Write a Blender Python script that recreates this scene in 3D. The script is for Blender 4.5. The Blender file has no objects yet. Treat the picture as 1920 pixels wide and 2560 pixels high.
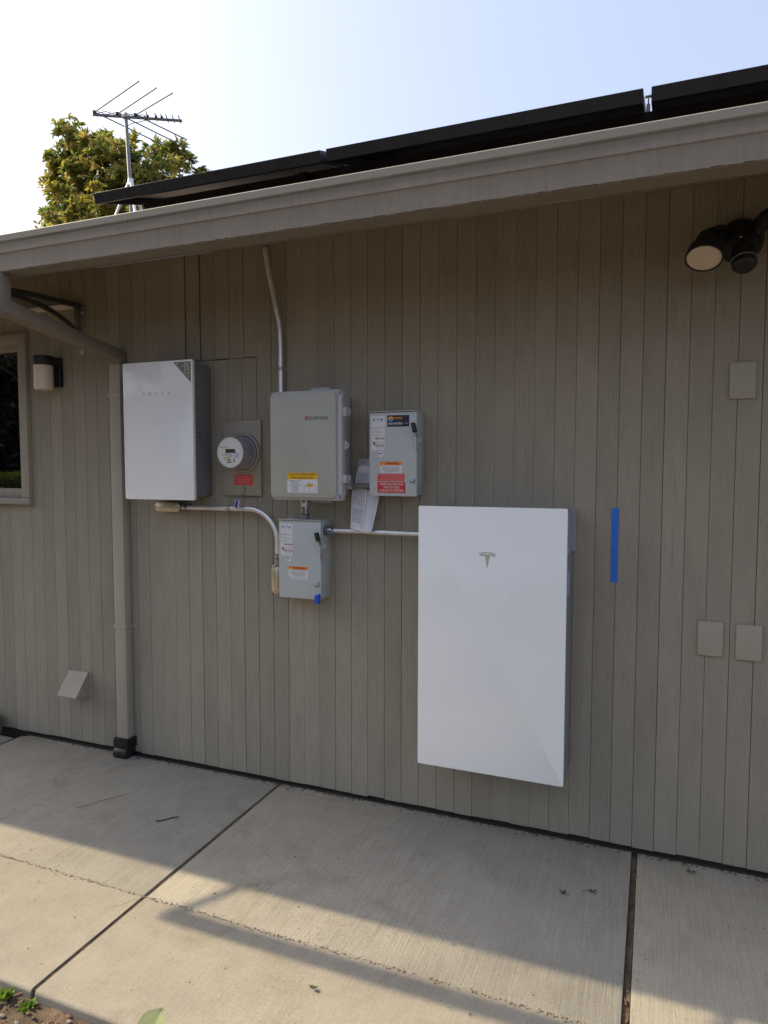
import bpy, bmesh, math, random
from mathutils import Vector, Matrix, noise
random.seed(7)
R = math.radians
scene = bpy.context.scene
COL = scene.collection

# ---------------------------------------------------------------- camera
cam = bpy.data.cameras.new('camera')
cam.sensor_fit = 'HORIZONTAL'; cam.sensor_width = 36.0; cam.lens = 32.034
cam.clip_start = 0.05; cam.clip_end = 1000
camo = bpy.data.objects.new('camera', cam); COL.objects.link(camo)
cr = Vector((0.929545, 0.368707, 0.000827)); cu = Vector((-0.023546, 0.057123, 0.998089)); cf = Vector((-0.367955, 0.927789, -0.06178))
m = Matrix.Identity(4)
for i in range(3):
    m[i][0] = cr[i]; m[i][1] = cu[i]; m[i][2] = -cf[i]
m[0][3], m[1][3], m[2][3] = 0.0, -2.9121, 1.5628
camo.matrix_world = m
scene.camera = camo

# ---------------------------------------------------------------- sky and sun
SUN_TRAVEL = Vector((1.351, -0.022, -1.0)).normalized()
SUN_EL = math.asin(-SUN_TRAVEL.z)
SUN_AZ = math.atan2(-SUN_TRAVEL.x, -SUN_TRAVEL.y)      # clockwise from +Y
world = bpy.data.worlds.new('World'); scene.world = world; world.use_nodes = True
wn = world.node_tree; wn.nodes.clear()
wo = wn.nodes.new('ShaderNodeOutputWorld'); bg = wn.nodes.new('ShaderNodeBackground'); sk = wn.nodes.new('ShaderNodeTexSky')
sk.sky_type = 'NISHITA'; sk.sun_disc = False
sk.sun_elevation = SUN_EL; sk.sun_rotation = SUN_AZ
sk.altitude = 50; sk.air_density = 1.0; sk.dust_density = 7.0; sk.ozone_density = 2.0
bg.inputs[1].default_value = 0.12
hz = wn.nodes.new('ShaderNodeMix'); hz.data_type = 'RGBA'; hz.inputs['Factor'].default_value = 0.62   # even high haze over the whole dome
hz.inputs[7].default_value = (1.56, 1.72, 2.24, 1.0)
wn.links.new(sk.outputs[0], hz.inputs[6]); wn.links.new(hz.outputs[2], bg.inputs[0]); wn.links.new(bg.outputs[0], wo.inputs[0])
sl = bpy.data.lights.new('sun', 'SUN'); sl.energy = 2.05; sl.angle = R(0.55); sl.color = (1.0, 0.82, 0.54)
so = bpy.data.objects.new('sun', sl); COL.objects.link(so)
so.rotation_euler = SUN_TRAVEL.to_track_quat('-Z', 'Y').to_euler(); so.location = (-8, 0, 8)

scene.render.engine = 'CYCLES'
scene.view_settings.view_transform = 'Standard'; scene.view_settings.look = 'None'
scene.view_settings.gamma = 1.0; scene.view_settings.use_curve_mapping = False
scene.view_settings.exposure = 1.78

# ---------------------------------------------------------------- helpers
WO = {}
def wloc(o): return WO.get(o.name, Vector((0, 0, 0)))

class MB:
    """collects shapes into one mesh (world coordinates)"""
    def __init__(s): s.bm = bmesh.new(); s.mi = 0
    def _join(s, b, mi=None):
        me = bpy.data.meshes.new('tmp'); b.to_mesh(me); b.free()
        n0 = len(s.bm.faces); s.bm.from_mesh(me); bpy.data.meshes.remove(me)
        s.bm.faces.ensure_lookup_table()
        for f in s.bm.faces[n0:]: f.material_index = s.mi
    def box(s, x0, x1, y0, y1, z0, z1, b=0.0, seg=2, rot=None, about=None):
        t = bmesh.new()
        bmesh.ops.create_cube(t, size=1.0)
        bmesh.ops.scale(t, vec=(abs(x1-x0), abs(y1-y0), abs(z1-z0)), verts=t.verts)
        bmesh.ops.translate(t, vec=((x0+x1)/2, (y0+y1)/2, (z0+z1)/2), verts=t.verts)
        if b > 0: bmesh.ops.bevel(t, geom=list(t.edges), offset=b, segments=seg, profile=0.5, affect='EDGES', clamp_overlap=True)
        if rot is not None:
            c = Vector(about) if about else Vector(((x0+x1)/2, (y0+y1)/2, (z0+z1)/2))
            bmesh.ops.rotate(t, cent=c, matrix=rot, verts=t.verts)
        s._join(t); return s
    def cyl(s, p0, p1, r0, r1=None, seg=20, b=0.0, caps=True):
        r1 = r0 if r1 is None else r1
        p0 = Vector(p0); p1 = Vector(p1); d = p1-p0
        t = bmesh.new()
        bmesh.ops.create_cone(t, cap_ends=caps, segments=seg, radius1=r0, radius2=r1, depth=d.length)
        if b > 0:
            es = [e for e in t.edges if len(e.link_faces) == 2 and any(len(f.verts) > 4 for f in e.link_faces)]
            bmesh.ops.bevel(t, geom=es, offset=b, segments=2, profile=0.5, affect='EDGES')
        q = d.to_track_quat('Z', 'Y').to_matrix()
        bmesh.ops.rotate(t, cent=(0, 0, 0), matrix=q, verts=t.verts)
        bmesh.ops.translate(t, vec=(p0+p1)/2, verts=t.verts)
        s._join(t); return s
    def tube(s, pts, r, seg=12, rads=None):
        pts = [Vector(p) for p in pts]; n = len(pts)
        t = bmesh.new(); rings = []; up = Vector((0.13, 0.31, 0.94))
        for i, p in enumerate(pts):
            a = pts[max(i-1, 0)]; c = pts[min(i+1, n-1)]
            d = (c-a).normalized()
            u = (up - d*up.dot(d)).normalized(); up = u; v = d.cross(u)
            rr = rads[i] if rads else r
            rings.append([t.verts.new(p+(u*math.cos(k*2*math.pi/seg)+v*math.sin(k*2*math.pi/seg))*rr) for k in range(seg)])
        for i in range(n-1):
            for k in range(seg):
                t.faces.new((rings[i][k], rings[i][(k+1) % seg], rings[i+1][(k+1) % seg], rings[i+1][k]))
        t.faces.new(rings[0][::-1]); t.faces.new(rings[-1])
        bmesh.ops.recalc_face_normals(t, faces=t.faces)
        s._join(t); return s
    def lathe(s, prof, origin, axis, seg=32):
        """prof: list of (radius, height) revolved about axis at origin"""
        t = bmesh.new(); q = Vector(axis).normalized().to_track_quat('Z', 'Y').to_matrix(); rings = []
        for r, h in prof:
            if r < 1e-6: rings.append([t.verts.new(q @ Vector((0, 0, h)))])
            else: rings.append([t.verts.new(q @ Vector((r*math.cos(2*math.pi*k/seg), r*math.sin(2*math.pi*k/seg), h))) for k in range(seg)])
        for a, b in zip(rings, rings[1:]):
            for k in range(seg):
                A = [a[k % len(a)], a[(k+1) % len(a)]] if len(a) > 1 else [a[0]]
                B = [b[(k+1) % len(b)], b[k % len(b)]] if len(b) > 1 else [b[0]]
                f = A+B
                if len(f) > 2: t.faces.new(f)
        bmesh.ops.translate(t, vec=Vector(origin), verts=t.verts)
        bmesh.ops.recalc_face_normals(t, faces=t.faces)
        s._join(t); return s
    def prism(s, poly, a0, a1, axis='Y', b=0.0):
        """extrude a 2D outline along an axis; XZ outline for Y, YZ outline for X, XY outline for Z"""
        def P(q, a):
            return {'Y': (q[0], a, q[1]), 'X': (a, q[0], q[1]), 'Z': (q[0], q[1], a)}[axis]
        t = bmesh.new()
        A = [t.verts.new(P(q, a0)) for q in poly]; B = [t.verts.new(P(q, a1)) for q in poly]
        t.faces.new(A); t.faces.new(B[::-1]); n = len(poly)
        for i in range(n): t.faces.new((A[i], B[i], B[(i+1) % n], A[(i+1) % n]))
        bmesh.ops.recalc_face_normals(t, faces=t.faces)
        if b > 0:
            es = [e for e in t.edges if any(len(f.verts) == n and n != 4 or f in () for f in e.link_faces)] if n != 4 else list(t.edges)
            bmesh.ops.bevel(t, geom=es, offset=b, segments=2, profile=0.5, affect='EDGES', clamp_overlap=True)
        s._join(t); return s
    def quad(s, pts):
        f = s.bm.faces.new([s.bm.verts.new(p) for p in pts]); f.material_index = s.mi; return s
    def sphere(s, c, r, sub=2, scale=(1, 1, 1), jit=0.0):
        t = bmesh.new(); bmesh.ops.create_icosphere(t, subdivisions=sub, radius=r)
        for v in t.verts:
            if jit: v.co *= 1+random.uniform(-jit, jit)
            v.co = Vector((v.co.x*scale[0], v.co.y*scale[1], v.co.z*scale[2]))+Vector(c)
        s._join(t); return s
    def build(s, name, mat, parent=None, origin=None, smooth=35):
        me = bpy.data.meshes.new(name)
        o = Vector(origin) if origin is not None else (wloc(parent) if parent else None)
        if o is None:
            if len(s.bm.verts):
                xs = [v.co for v in s.bm.verts]
                o = Vector(((min(v.x for v in xs)+max(v.x for v in xs))/2, (min(v.y for v in xs)+max(v.y for v in xs))/2, min(v.z for v in xs)))
            else: o = Vector((0, 0, 0))
        bmesh.ops.translate(s.bm, vec=-o, verts=s.bm.verts)
        s.bm.to_mesh(me); s.bm.free()
        for mm in (mat if isinstance(mat, (list, tuple)) else [mat]): me.materials.append(mm)
        if smooth:
            me.polygons.foreach_set('use_smooth', [True]*len(me.polygons))
            try: me.set_sharp_from_angle(angle=R(smooth))
            except Exception: pass
        ob = bpy.data.objects.new(name, me); COL.objects.link(ob)
        WO[ob.name] = o
        if parent:
            ob.parent = parent; ob.location = o-wloc(parent)
        else: ob.location = o
        return ob

def rrect(x0, x1, z0, z1, r, n=6):
    out = []
    for cx, cz, a in ((x1-r, z1-r, 0), (x0+r, z1-r, 90), (x0+r, z0+r, 180), (x1-r, z0+r, 270)):
        for k in range(n+1):
            t = R(a+90*k/n); out.append((cx+r*math.cos(t), cz+r*math.sin(t)))
    return out
def tag(o, label, cat, group=None, kind=None):
    if label: o['label'] = label
    if cat: o['category'] = cat
    if group: o['group'] = group
    if kind: o['kind'] = kind
    return o
def thing(name, loc, label, cat, group=None):
    o = bpy.data.objects.new(name, None); COL.objects.link(o); o.location = loc; o.empty_display_size = 0.1
    WO[o.name] = Vector(loc); return tag(o, label, cat, group)
def link_copy(src, name, parent, loc, scale=None):
    c = src.copy(); c.name = name; COL.objects.link(c); c.parent = parent
    c.location = Vector(loc)-(wloc(parent) if parent else Vector()); WO[c.name] = Vector(loc)
    if scale: c.scale = scale
    return c
def text(s, x, y, z, h, mat, parent, name='lettering', width=None, align='CENTER', rotz=0.0, bold=0.0, spacing=1.0):
    cu_ = bpy.data.curves.new('t', 'FONT'); cu_.body = s; cu_.size = 1.0; cu_.align_x = align; cu_.offset = bold; cu_.space_character = spacing
    cu_.resolution_u = 2
    to = bpy.data.objects.new('t', cu_); COL.objects.link(to)
    dg = bpy.context.evaluated_depsgraph_get(); me = bpy.data.meshes.new_from_object(to.evaluated_get(dg))
    bpy.data.objects.remove(to); bpy.data.curves.remove(cu_)
    vs = me.vertices
    if len(vs) == 0: return None
    xs = [v.co.x for v in vs]; ys = [v.co.y for v in vs]
    sy = h/max(1e-6, max(ys)-min(ys)); sx = sy if width is None else width/max(1e-6, max(xs)-min(xs))
    cx = (min(xs)+max(xs))/2 if align == 'CENTER' else min(xs); cy_ = (min(ys)+max(ys))/2
    o = wloc(parent); ca, sa = math.cos(rotz), math.sin(rotz)
    for v in vs:
        a = (v.co.x-cx)*sx; b = (v.co.y-cy_)*sy
        v.co = Vector((x+a*ca-b*sa, y, z+a*sa+b*ca))-o
    me.materials.clear(); me.materials.append(mat); me.name = name
    ob = bpy.data.objects.new(name, me); COL.objects.link(ob); ob.parent = parent; WO[ob.name] = o
    return ob

# ---------------------------------------------------------------- materials
MATS = {}
def nodes(name):
    mt = bpy.data.materials.new(name); mt.use_nodes = True
    nt = mt.node_tree; b = nt.nodes['Principled BSDF']; MATS[name] = mt
    return mt, nt, b
def add(nt, t, **k):
    n = nt.nodes.new(t)
    for a, v in k.items(): setattr(n, a, v)
    return n
def tex(nt, scale, detail=4, rough=0.55, vec=None, stretch=None, coord='Object', dist=0.0):
    tc = add(nt, 'ShaderNodeTexCoord'); src = tc.outputs[coord]
    if stretch:
        mp = add(nt, 'ShaderNodeMapping'); mp.inputs['Scale'].default_value = stretch
        nt.links.new(src, mp.inputs[0]); src = mp.outputs[0]
    n = add(nt, 'ShaderNodeTexNoise'); n.inputs['Scale'].default_value = scale; n.inputs['Detail'].default_value = detail
    n.inputs['Roughness'].default_value = rough; n.inputs['Distortion'].default_value = dist
    nt.links.new(src, n.inputs['Vector']); return n
def ramp(nt, fac, stops):
    r = add(nt, 'ShaderNodeValToRGB'); e = r.color_ramp.elements
    e[0].position, e[0].color = stops[0][0], (*stops[0][1], 1); e[1].position, e[1].color = stops[-1][0], (*stops[-1][1], 1)
    for p, c in stops[1:-1]:
        q = e.new(p); q.color = (*c, 1)
    nt.links.new(fac, r.inputs[0]); return r
def mixc(nt, fac, a, b, mode='MIX'):
    mx = add(nt, 'ShaderNodeMix', data_type='RGBA', blend_type=mode)
    for sock, v in ((mx.inputs['Factor'], fac), (mx.inputs[6], a), (mx.inputs[7], b)):
        if hasattr(v, 'is_output'): nt.links.new(v, sock)
        elif isinstance(v, (int, float)): sock.default_value = v
        else: sock.default_value = (*v, 1)
    return mx.outputs[2]
def bump(nt, b, h, strength, dist=0.002, prev=None):
    bp = add(nt, 'ShaderNodeBump'); bp.inputs['Strength'].default_value = strength; bp.inputs['Distance'].default_value = dist
    nt.links.new(h, bp.inputs['Height'])
    if prev: nt.links.new(prev, bp.inputs['Normal'])
    nt.links.new(bp.outputs[0], b.inputs['Normal']); return bp.outputs[0]
def mix_h(nt, a, b, wa, wb):
    m1 = add(nt, 'ShaderNodeMath', operation='MULTIPLY'); nt.links.new(a, m1.inputs[0]); m1.inputs[1].default_value = wa
    m2 = add(nt, 'ShaderNodeMath', operation='MULTIPLY_ADD'); nt.links.new(b, m2.inputs[0]); m2.inputs[1].default_value = wb; nt.links.new(m1.outputs[0], m2.inputs[2])
    return m2.outputs[0]
def simple(name, c, rough=0.5, metal=0.0, var=0.06, scale=14, bmp=0.0, bscale=220, spec=0.5, coat=0.0, dirt=None):
    mt, nt, b = nodes(name)
    b.inputs['Roughness'].default_value = rough; b.inputs['Metallic'].default_value = metal
    b.inputs['Specular IOR Level'].default_value = spec; b.inputs['Coat Weight'].default_value = coat
    n = tex(nt, scale, 5)
    lo = tuple(max(0, v*(1-var)) for v in c); hi = tuple(v*(1+var) for v in c)
    r = ramp(nt, n.outputs['Fac'], [(0.3, lo), (0.7, hi)]); out = r.outputs[0]
    if dirt:
        d = tex(nt, dirt[0], 6, 0.65); dr = ramp(nt, d.outputs['Fac'], [(dirt[1], (0, 0, 0)), (dirt[1]+0.12, (1, 1, 1))])
        out = mixc(nt, dr.outputs[0], out, dirt[2])
    nt.links.new(out, b.inputs['Base Color'])
    rr = add(nt, 'ShaderNodeMapRange'); rr.inputs['To Min'].default_value = max(0.02, rough*0.82); rr.inputs['To Max'].default_value = min(1, rough*1.2)
    nt.links.new(n.outputs['Fac'], rr.inputs[0]); nt.links.new(rr.outputs[0], b.inputs['Roughness'])
    if bmp: bump(nt, b, tex(nt, bscale, 3).outputs['Fac'], bmp)
    return mt

TAUPE = (0.322, 0.293, 0.228)
def siding_material():
    mt, nt, b = nodes('taupe_siding_paint')
    oi = add(nt, 'ShaderNodeObjectInfo')
    # per-plank offset so no two boards share their grain
    tc = add(nt, 'ShaderNodeTexCoord'); sc = add(nt, 'ShaderNodeVectorMath', operation='SCALE'); cmb = add(nt, 'ShaderNodeCombineXYZ')
    for i in range(3): nt.links.new(oi.outputs['Random'], cmb.inputs[i])
    nt.links.new(cmb.outputs[0], sc.inputs[0]); sc.inputs['Scale'].default_value = 37.0
    ad = add(nt, 'ShaderNodeVectorMath', operation='ADD'); nt.links.new(tc.outputs['Object'], ad.inputs[0]); nt.links.new(sc.outputs[0], ad.inputs[1])
    def N(scale, st, det=5, ro=0.6, dist=0.0):
        mp = add(nt, 'ShaderNodeMapping'); mp.inputs['Scale'].default_value = st; nt.links.new(ad.outputs[0], mp.inputs[0])
        n = add(nt, 'ShaderNodeTexNoise'); n.inputs['Scale'].default_value = scale; n.inputs['Detail'].default_value = det; n.inputs['Roughness'].default_value = ro
        n.inputs['Distortion'].default_value = dist
        nt.links.new(mp.outputs[0], n.inputs['Vector']); return n.outputs['Fac']
    grain = N(60, (3.2, 3.2, 0.07), 6, 0.65, 0.3); fine = N(150, (3, 3, 0.16), 3, 0.6); blot = N(5, (2, 2, 0.6), 4)
    base = ramp(nt, blot, [(0.25, tuple(v*0.90 for v in TAUPE)), (0.75, tuple(v*1.08 for v in TAUPE))]).outputs[0]
    g2 = ramp(nt, grain, [(0.30, (0.74, 0.72, 0.70)), (0.43, (1, 1, 1))]).outputs[0]
    base = mixc(nt, 0.7, base, g2, 'MULTIPLY')
    rv = ramp(nt, oi.outputs['Random'], [(0, (0.91, 0.91, 0.90)), (1, (1.06, 1.055, 1.05))]).outputs[0]
    base = mixc(nt, 1.0, base, rv, 'MULTIPLY')
    mot = N(330, (1, 1, 0.55), 3, 0.7); base = mixc(nt, 1.0, base, ramp(nt, mot, [(0.28, (0.82, 0.82, 0.82)), (0.72, (1.13, 1.13, 1.13))]).outputs[0], 'MULTIPLY')
    nt.links.new(base, b.inputs['Base Color'])
    b.inputs['Roughness'].default_value = 0.78; b.inputs['Specular IOR Level'].default_value = 0.3
    bump(nt, b, mix_h(nt, grain, fine, 1.0, 0.45), 0.75, 0.005)
    return mt
M_SIDING = siding_material()
def trim_material(name, c, streak=0.5):
    mt, nt, b = nodes(name)
    n = tex(nt, 4, 5); st = tex(nt, 30, 6, 0.68, stretch=(2.2, 1.0, 0.22)); fine = tex(nt, 260, 2)
    base = ramp(nt, n.outputs['Fac'], [(0.3, tuple(v*0.93 for v in c)), (0.7, tuple(v*1.06 for v in c))]).outputs[0]
    s2 = ramp(nt, st.outputs['Fac'], [(0.34, (0.80, 0.80, 0.76)), (0.54, (1, 1, 1))]).outputs[0]
    base = mixc(nt, streak, base, s2, 'MULTIPLY'); nt.links.new(base, b.inputs['Base Color'])
    b.inputs['Roughness'].default_value = 0.62; b.inputs['Specular IOR Level'].default_value = 0.35
    bump(nt, b, fine.outputs['Fac'], 0.25, 0.001)
    return mt
M_TRIM = trim_material('taupe_trim_paint', (0.330, 0.295, 0.238), 0.4)
def gutter_material():
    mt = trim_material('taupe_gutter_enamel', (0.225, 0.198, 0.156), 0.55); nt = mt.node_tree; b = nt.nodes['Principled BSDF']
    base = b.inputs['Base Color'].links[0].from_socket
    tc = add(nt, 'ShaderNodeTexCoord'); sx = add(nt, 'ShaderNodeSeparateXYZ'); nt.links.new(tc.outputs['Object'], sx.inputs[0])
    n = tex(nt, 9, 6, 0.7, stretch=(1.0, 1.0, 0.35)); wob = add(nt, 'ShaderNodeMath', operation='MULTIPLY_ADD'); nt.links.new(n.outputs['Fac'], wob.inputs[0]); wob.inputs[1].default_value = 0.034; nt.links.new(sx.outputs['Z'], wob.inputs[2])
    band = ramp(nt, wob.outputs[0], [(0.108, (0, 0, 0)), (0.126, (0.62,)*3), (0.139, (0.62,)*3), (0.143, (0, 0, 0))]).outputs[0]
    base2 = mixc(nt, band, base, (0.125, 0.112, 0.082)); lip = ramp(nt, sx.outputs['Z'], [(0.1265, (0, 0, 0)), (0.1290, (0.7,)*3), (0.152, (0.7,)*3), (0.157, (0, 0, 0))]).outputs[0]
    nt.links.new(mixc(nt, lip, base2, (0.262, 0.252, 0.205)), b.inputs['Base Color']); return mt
M_GUTTER = gutter_material()
M_SPOUT = trim_material('taupe_downspout_enamel', (0.375, 0.338, 0.275), 0.3)
def concrete_material(name, c, broom, seed):
    mt, nt, b = nodes(name)
    big = tex(nt, 1.6, 6, 0.6); mid = tex(nt, 9, 6, 0.65); fine = tex(nt, 420, 3, 0.7); gr = tex(nt, 190, 4, 0.75)
    br = tex(nt, 44, 4, 0.65, stretch=(7.0, 0.10, 1.0), dist=0.25); br2 = tex(nt, 15, 4, 0.6, stretch=(8.0, 0.12, 1.0))
    base = ramp(nt, big.outputs['Fac'], [(0.28, tuple(v*0.86 for v in c)), (0.5, c), (0.74, tuple(v*1.08 for v in c))]).outputs[0]
    m2 = ramp(nt, mid.outputs['Fac'], [(0.28, (0.86, 0.855, 0.845)), (0.56, (1.02, 1.02, 1.02))]).outputs[0]
    base = mixc(nt, 0.8, base, m2, 'MULTIPLY')
    b2 = ramp(nt, br.outputs['Fac'], [(0.34, (0.80, 0.795, 0.79)), (0.56, (1.03, 1.03, 1.03))]).outputs[0]
    base = mixc(nt, min(1.0, broom*0.95), base, b2, 'MULTIPLY')
    b3 = ramp(nt, br2.outputs['Fac'], [(0.22, (0.70, 0.69, 0.68)), (0.36, (1, 1, 1))]).outputs[0]
    base = mixc(nt, broom*0.6, base, b3, 'MULTIPLY')
    g3 = ramp(nt, gr.outputs['Fac'], [(0.25, (0.80, 0.80, 0.80)), (0.75, (1.16, 1.16, 1.16))]).outputs[0]
    base = mixc(nt, 1.0, base, g3, 'MULTIPLY')
    sp = tex(nt, 95, 2, 0.5); s2 = ramp(nt, sp.outputs['Fac'], [(0.22, (0.40, 0.36, 0.31)), (0.28, (1, 1, 1))]).outputs[0]
    base = mixc(nt, 0.85, base, s2, 'MULTIPLY')
    st = tex(nt, 3.3, 5, 0.62, dist=0.8); s3 = ramp(nt, st.outputs['Fac'], [(0.58, (1, 1, 1)), (0.72, (0.80, 0.77, 0.73))]).outputs[0]
    base = mixc(nt, 0.8, base, s3, 'MULTIPLY')
    cl = tex(nt, 1.7, 4, 0.55); ck = tex(nt, 130, 3, 0.65); c1 = ramp(nt, cl.outputs['Fac'], [(0.52, (0, 0, 0)), (0.66, (1, 1, 1))]).outputs[0]; c2 = ramp(nt, ck.outputs['Fac'], [(0.33, (0.75, 0.75, 0.75)), (0.40, (0, 0, 0))]).outputs[0]
    base = mixc(nt, mixc(nt, 1.0, c1, c2, 'MULTIPLY'), base, (0.115, 0.105, 0.09))
    nt.links.new(base, b.inputs['Base Color']); b.inputs['Roughness'].default_value = 0.9; b.inputs['Specular IOR Level'].default_value = 0.25
    hh = mix_h(nt, br.outputs['Fac'], br2.outputs['Fac'], 1.0*broom, 0.5*broom)
    hh = mix_h(nt, hh, fine.outputs['Fac'], 1.0, 0.45)
    bump(nt, b, hh, 0.75, 0.0025)
    return mt
M_CONC = concrete_material('broomed_concrete', (0.320, 0.302, 0.252), 0.95, 0)
M_CONC2 = concrete_material('smoother_concrete', (0.290, 0.269, 0.222), 0.5, 1)
def dirt_material():
    mt, nt, b = nodes('garden_soil')
    n = tex(nt, 14, 7, 0.7); f = tex(nt, 110, 4, 0.7)
    base = ramp(nt, n.outputs['Fac'], [(0.28, (0.040, 0.028, 0.018)), (0.5, (0.105, 0.074, 0.046)), (0.72, (0.20, 0.15, 0.098))]).outputs[0]
    s2 = ramp(nt, f.outputs['Fac'], [(0.3, (0.55, 0.52, 0.5)), (0.6, (1.1, 1.1, 1.1))]).outputs[0]
    nt.links.new(mixc(nt, 0.8, base, s2, 'MULTIPLY'), b.inputs['Base Color']); b.inputs['Roughness'].default_value = 0.95
    bump(nt, b, mix_h(nt, n.outputs['Fac'], f.outputs['Fac'], 1, 0.6), 0.9, 0.012)
    return mt
M_DIRT = dirt_material()
def white_glass():
    mt, nt, b = nodes('white_glass')
    n = tex(nt, 1.6, 4, 0.6); base = ramp(nt, n.outputs['Fac'], [(0.3, (0.79, 0.81, 0.795)), (0.7, (0.82, 0.835, 0.815))]).outputs[0]
    sm = tex(nt, 26, 5, 0.7); ar = tex(nt, 3.2, 4, 0.6, dist=0.6)
    sp = ramp(nt, sm.outputs['Fac'], [(0.63, (0, 0, 0)), (0.70, (0.8, 0.8, 0.8))]).outputs[0]; ra = ramp(nt, ar.outputs['Fac'], [(0.50, (0, 0, 0)), (0.62, (1, 1, 1))]).outputs[0]
    k = mixc(nt, 1.0, sp, ra, 'MULTIPLY'); base = mixc(nt, k, base, (0.93, 0.94, 0.93)); nt.links.new(base, b.inputs['Base Color'])
    r = ramp(nt, ar.outputs['Fac'], [(0.35, (0.06,)*3), (0.7, (0.16,)*3)]); nt.links.new(r.outputs[0], b.inputs['Roughness']); b.inputs['Specular IOR Level'].default_value = 0.42
    return mt
M_WHITEGLASS = white_glass()
M_WHITEEDGE = simple('white_plastic_edge', (0.70, 0.72, 0.72), 0.4, 0, 0.02)
M_BLUEGREY = simple('blue_grey_powder_coat', (0.215, 0.225, 0.255), 0.55, 0, 0.05, 20, 0.12)
M_DARKGREY = simple('dark_grey_powder_coat', (0.175, 0.175, 0.18), 0.5, 0, 0.06, 20, 0.12)
M_BRACKET = simple('pale_steel_bracket', (0.34, 0.365, 0.42), 0.38, 0.0, 0.06, 20)
M_ENCL = simple('grey_steel_enclosure', (0.44, 0.48, 0.47), 0.42, 0, 0.035, 6, 0.05, 500, spec=0.5)
M_ENCLSIDE = M_ENCL
M_COMB = simple('sage_grey_cover', (0.365, 0.372, 0.318), 0.38, 0, 0.03, 5, 0.04, 400)
M_COMBLID = simple('light_grey_polycarbonate', (0.46, 0.455, 0.46), 0.36, 0, 0.03, 8)
M_COMBDARK = simple('grey_corner_recess', (0.20, 0.205, 0.23), 0.4, 0, 0.05, 8)
M_GALV = simple('galvanised_steel', (0.70, 0.71, 0.70), 0.40, 0.85, 0.12, 30, 0.06, 90, dirt=(22, 0.66, (0.30, 0.29, 0.26)))
M_ZINC = simple('zinc_fitting', (0.50, 0.53, 0.58), 0.2, 1.0, 0.12, 40)
M_STRAP = simple('dull_zinc_strap', (0.40, 0.38, 0.34), 0.45, 0.8, 0.1, 40)
M_BRASSY = simple('yellowed_zinc_cover', (0.64, 0.60, 0.47), 0.34, 0.85, 0.06, 30, 0.05, 160)
M_CAST = simple('grey_cast_body', (0.20, 0.205, 0.21), 0.5, 0.4, 0.1, 40, 0.1)
M_PVC = simple('grey_pvc', (0.155, 0.155, 0.16), 0.45, 0, 0.05, 30)
M_BLACK = simple('black_plastic', (0.012, 0.012, 0.014), 0.42, 0, 0.1, 30)
M_BLACKPAINT = simple('black_textured_metal', (0.010, 0.010, 0.012), 0.6, 0, 0.1, 30, 0.1)
M_SHADE = simple('cream_diffuser', (0.66, 0.56, 0.44), 0.35, 0, 0.03, 10)
M_LENS = simple('frosted_cream_lens', (0.62, 0.52, 0.41), 0.45, 0, 0.03, 10)
M_TAPE = simple('blue_painters_tape', (0.022, 0.150, 0.60), 0.75, 0, 0.10, 24, 0.3, 300)
M_TAGBLUE = simple('blue_tag_plastic', (0.010, 0.085, 0.55), 0.35, 0, 0.05)
M_TAGNAVY = simple('navy_tag_plastic', (0.02, 0.03, 0.25), 0.35, 0, 0.05)
M_CLEAR = simple('pale_tag_plastic', (0.42, 0.46, 0.55), 0.3, 0, 0.05)
M_LABEL = simple('white_label_vinyl', (0.66, 0.67, 0.68), 0.4, 0, 0.02)
M_PAPER = simple('white_paper', (0.62, 0.62, 0.66), 0.7, 0, 0.03, 12)
M_FOIL = simple('clear_plastic_sleeve', (0.34, 0.34, 0.36), 0.18, 0, 0.12, 40, 0.4, 60)
M_ORANGE = simple('orange_label_vinyl', (0.80, 0.20, 0.02), 0.4, 0, 0.03)
M_YELLOW = simple('yellow_label_vinyl', (0.75, 0.44, 0.01), 0.4, 0, 0.03)
M_RED = simple('red_label_vinyl', (0.50, 0.030, 0.035), 0.4, 0, 0.03)
M_RED2 = simple('bright_red_label_vinyl', (0.60, 0.055, 0.05), 0.4, 0, 0.03)
M_NAVY = simple('navy_label_vinyl', (0.008, 0.010, 0.030), 0.35, 0, 0.03)
M_INK = simple('black_ink', (0.022, 0.020, 0.022), 0.5, 0, 0.02)
M_GREYINK = simple('grey_ink', (0.25, 0.25, 0.27), 0.5, 0, 0.02)
M_WHITEINK = simple('white_ink', (0.75, 0.74, 0.72), 0.5, 0, 0.02)
M_PINKINK = simple('pale_red_ink', (0.72, 0.42, 0.40), 0.5, 0, 0.02)
M_BLUEINK = simple('blue_ink', (0.01, 0.03, 0.34), 0.5, 0, 0.02)
M_REDINK = simple('dark_red_ink', (0.36, 0.03, 0.04), 0.5, 0, 0.02)
M_ORINK = simple('orange_ink', (0.78, 0.30, 0.03), 0.5, 0, 0.02)
M_GREENINK = simple('green_ink', (0.16, 0.42, 0.10), 0.5, 0, 0.02)
M_SKYINK = simple('sky_blue_ink', (0.03, 0.20, 0.48), 0.5, 0, 0.02)
M_LOGO = simple('pale_grey_print', (0.33, 0.35, 0.34), 0.3, 0, 0.02)
M_TLOGO = simple('silver_olive_emblem', (0.44, 0.45, 0.35), 0.3, 0.0, 0.05)
M_STICKER = simple('grey_corner_sticker', (0.205, 0.20, 0.175), 0.4, 0, 0.04)
M_LCD = simple('lcd_screen', (0.055, 0.06, 0.035), 0.15, 0, 0.2, 40)
M_METERFACE = simple('meter_face_white', (0.62, 0.63, 0.60), 0.35, 0, 0.03)
M_METERCAN = simple('meter_cover_plastic', (0.27, 0.265, 0.29), 0.16, 0, 0.10, 20, spec=0.6)
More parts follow.
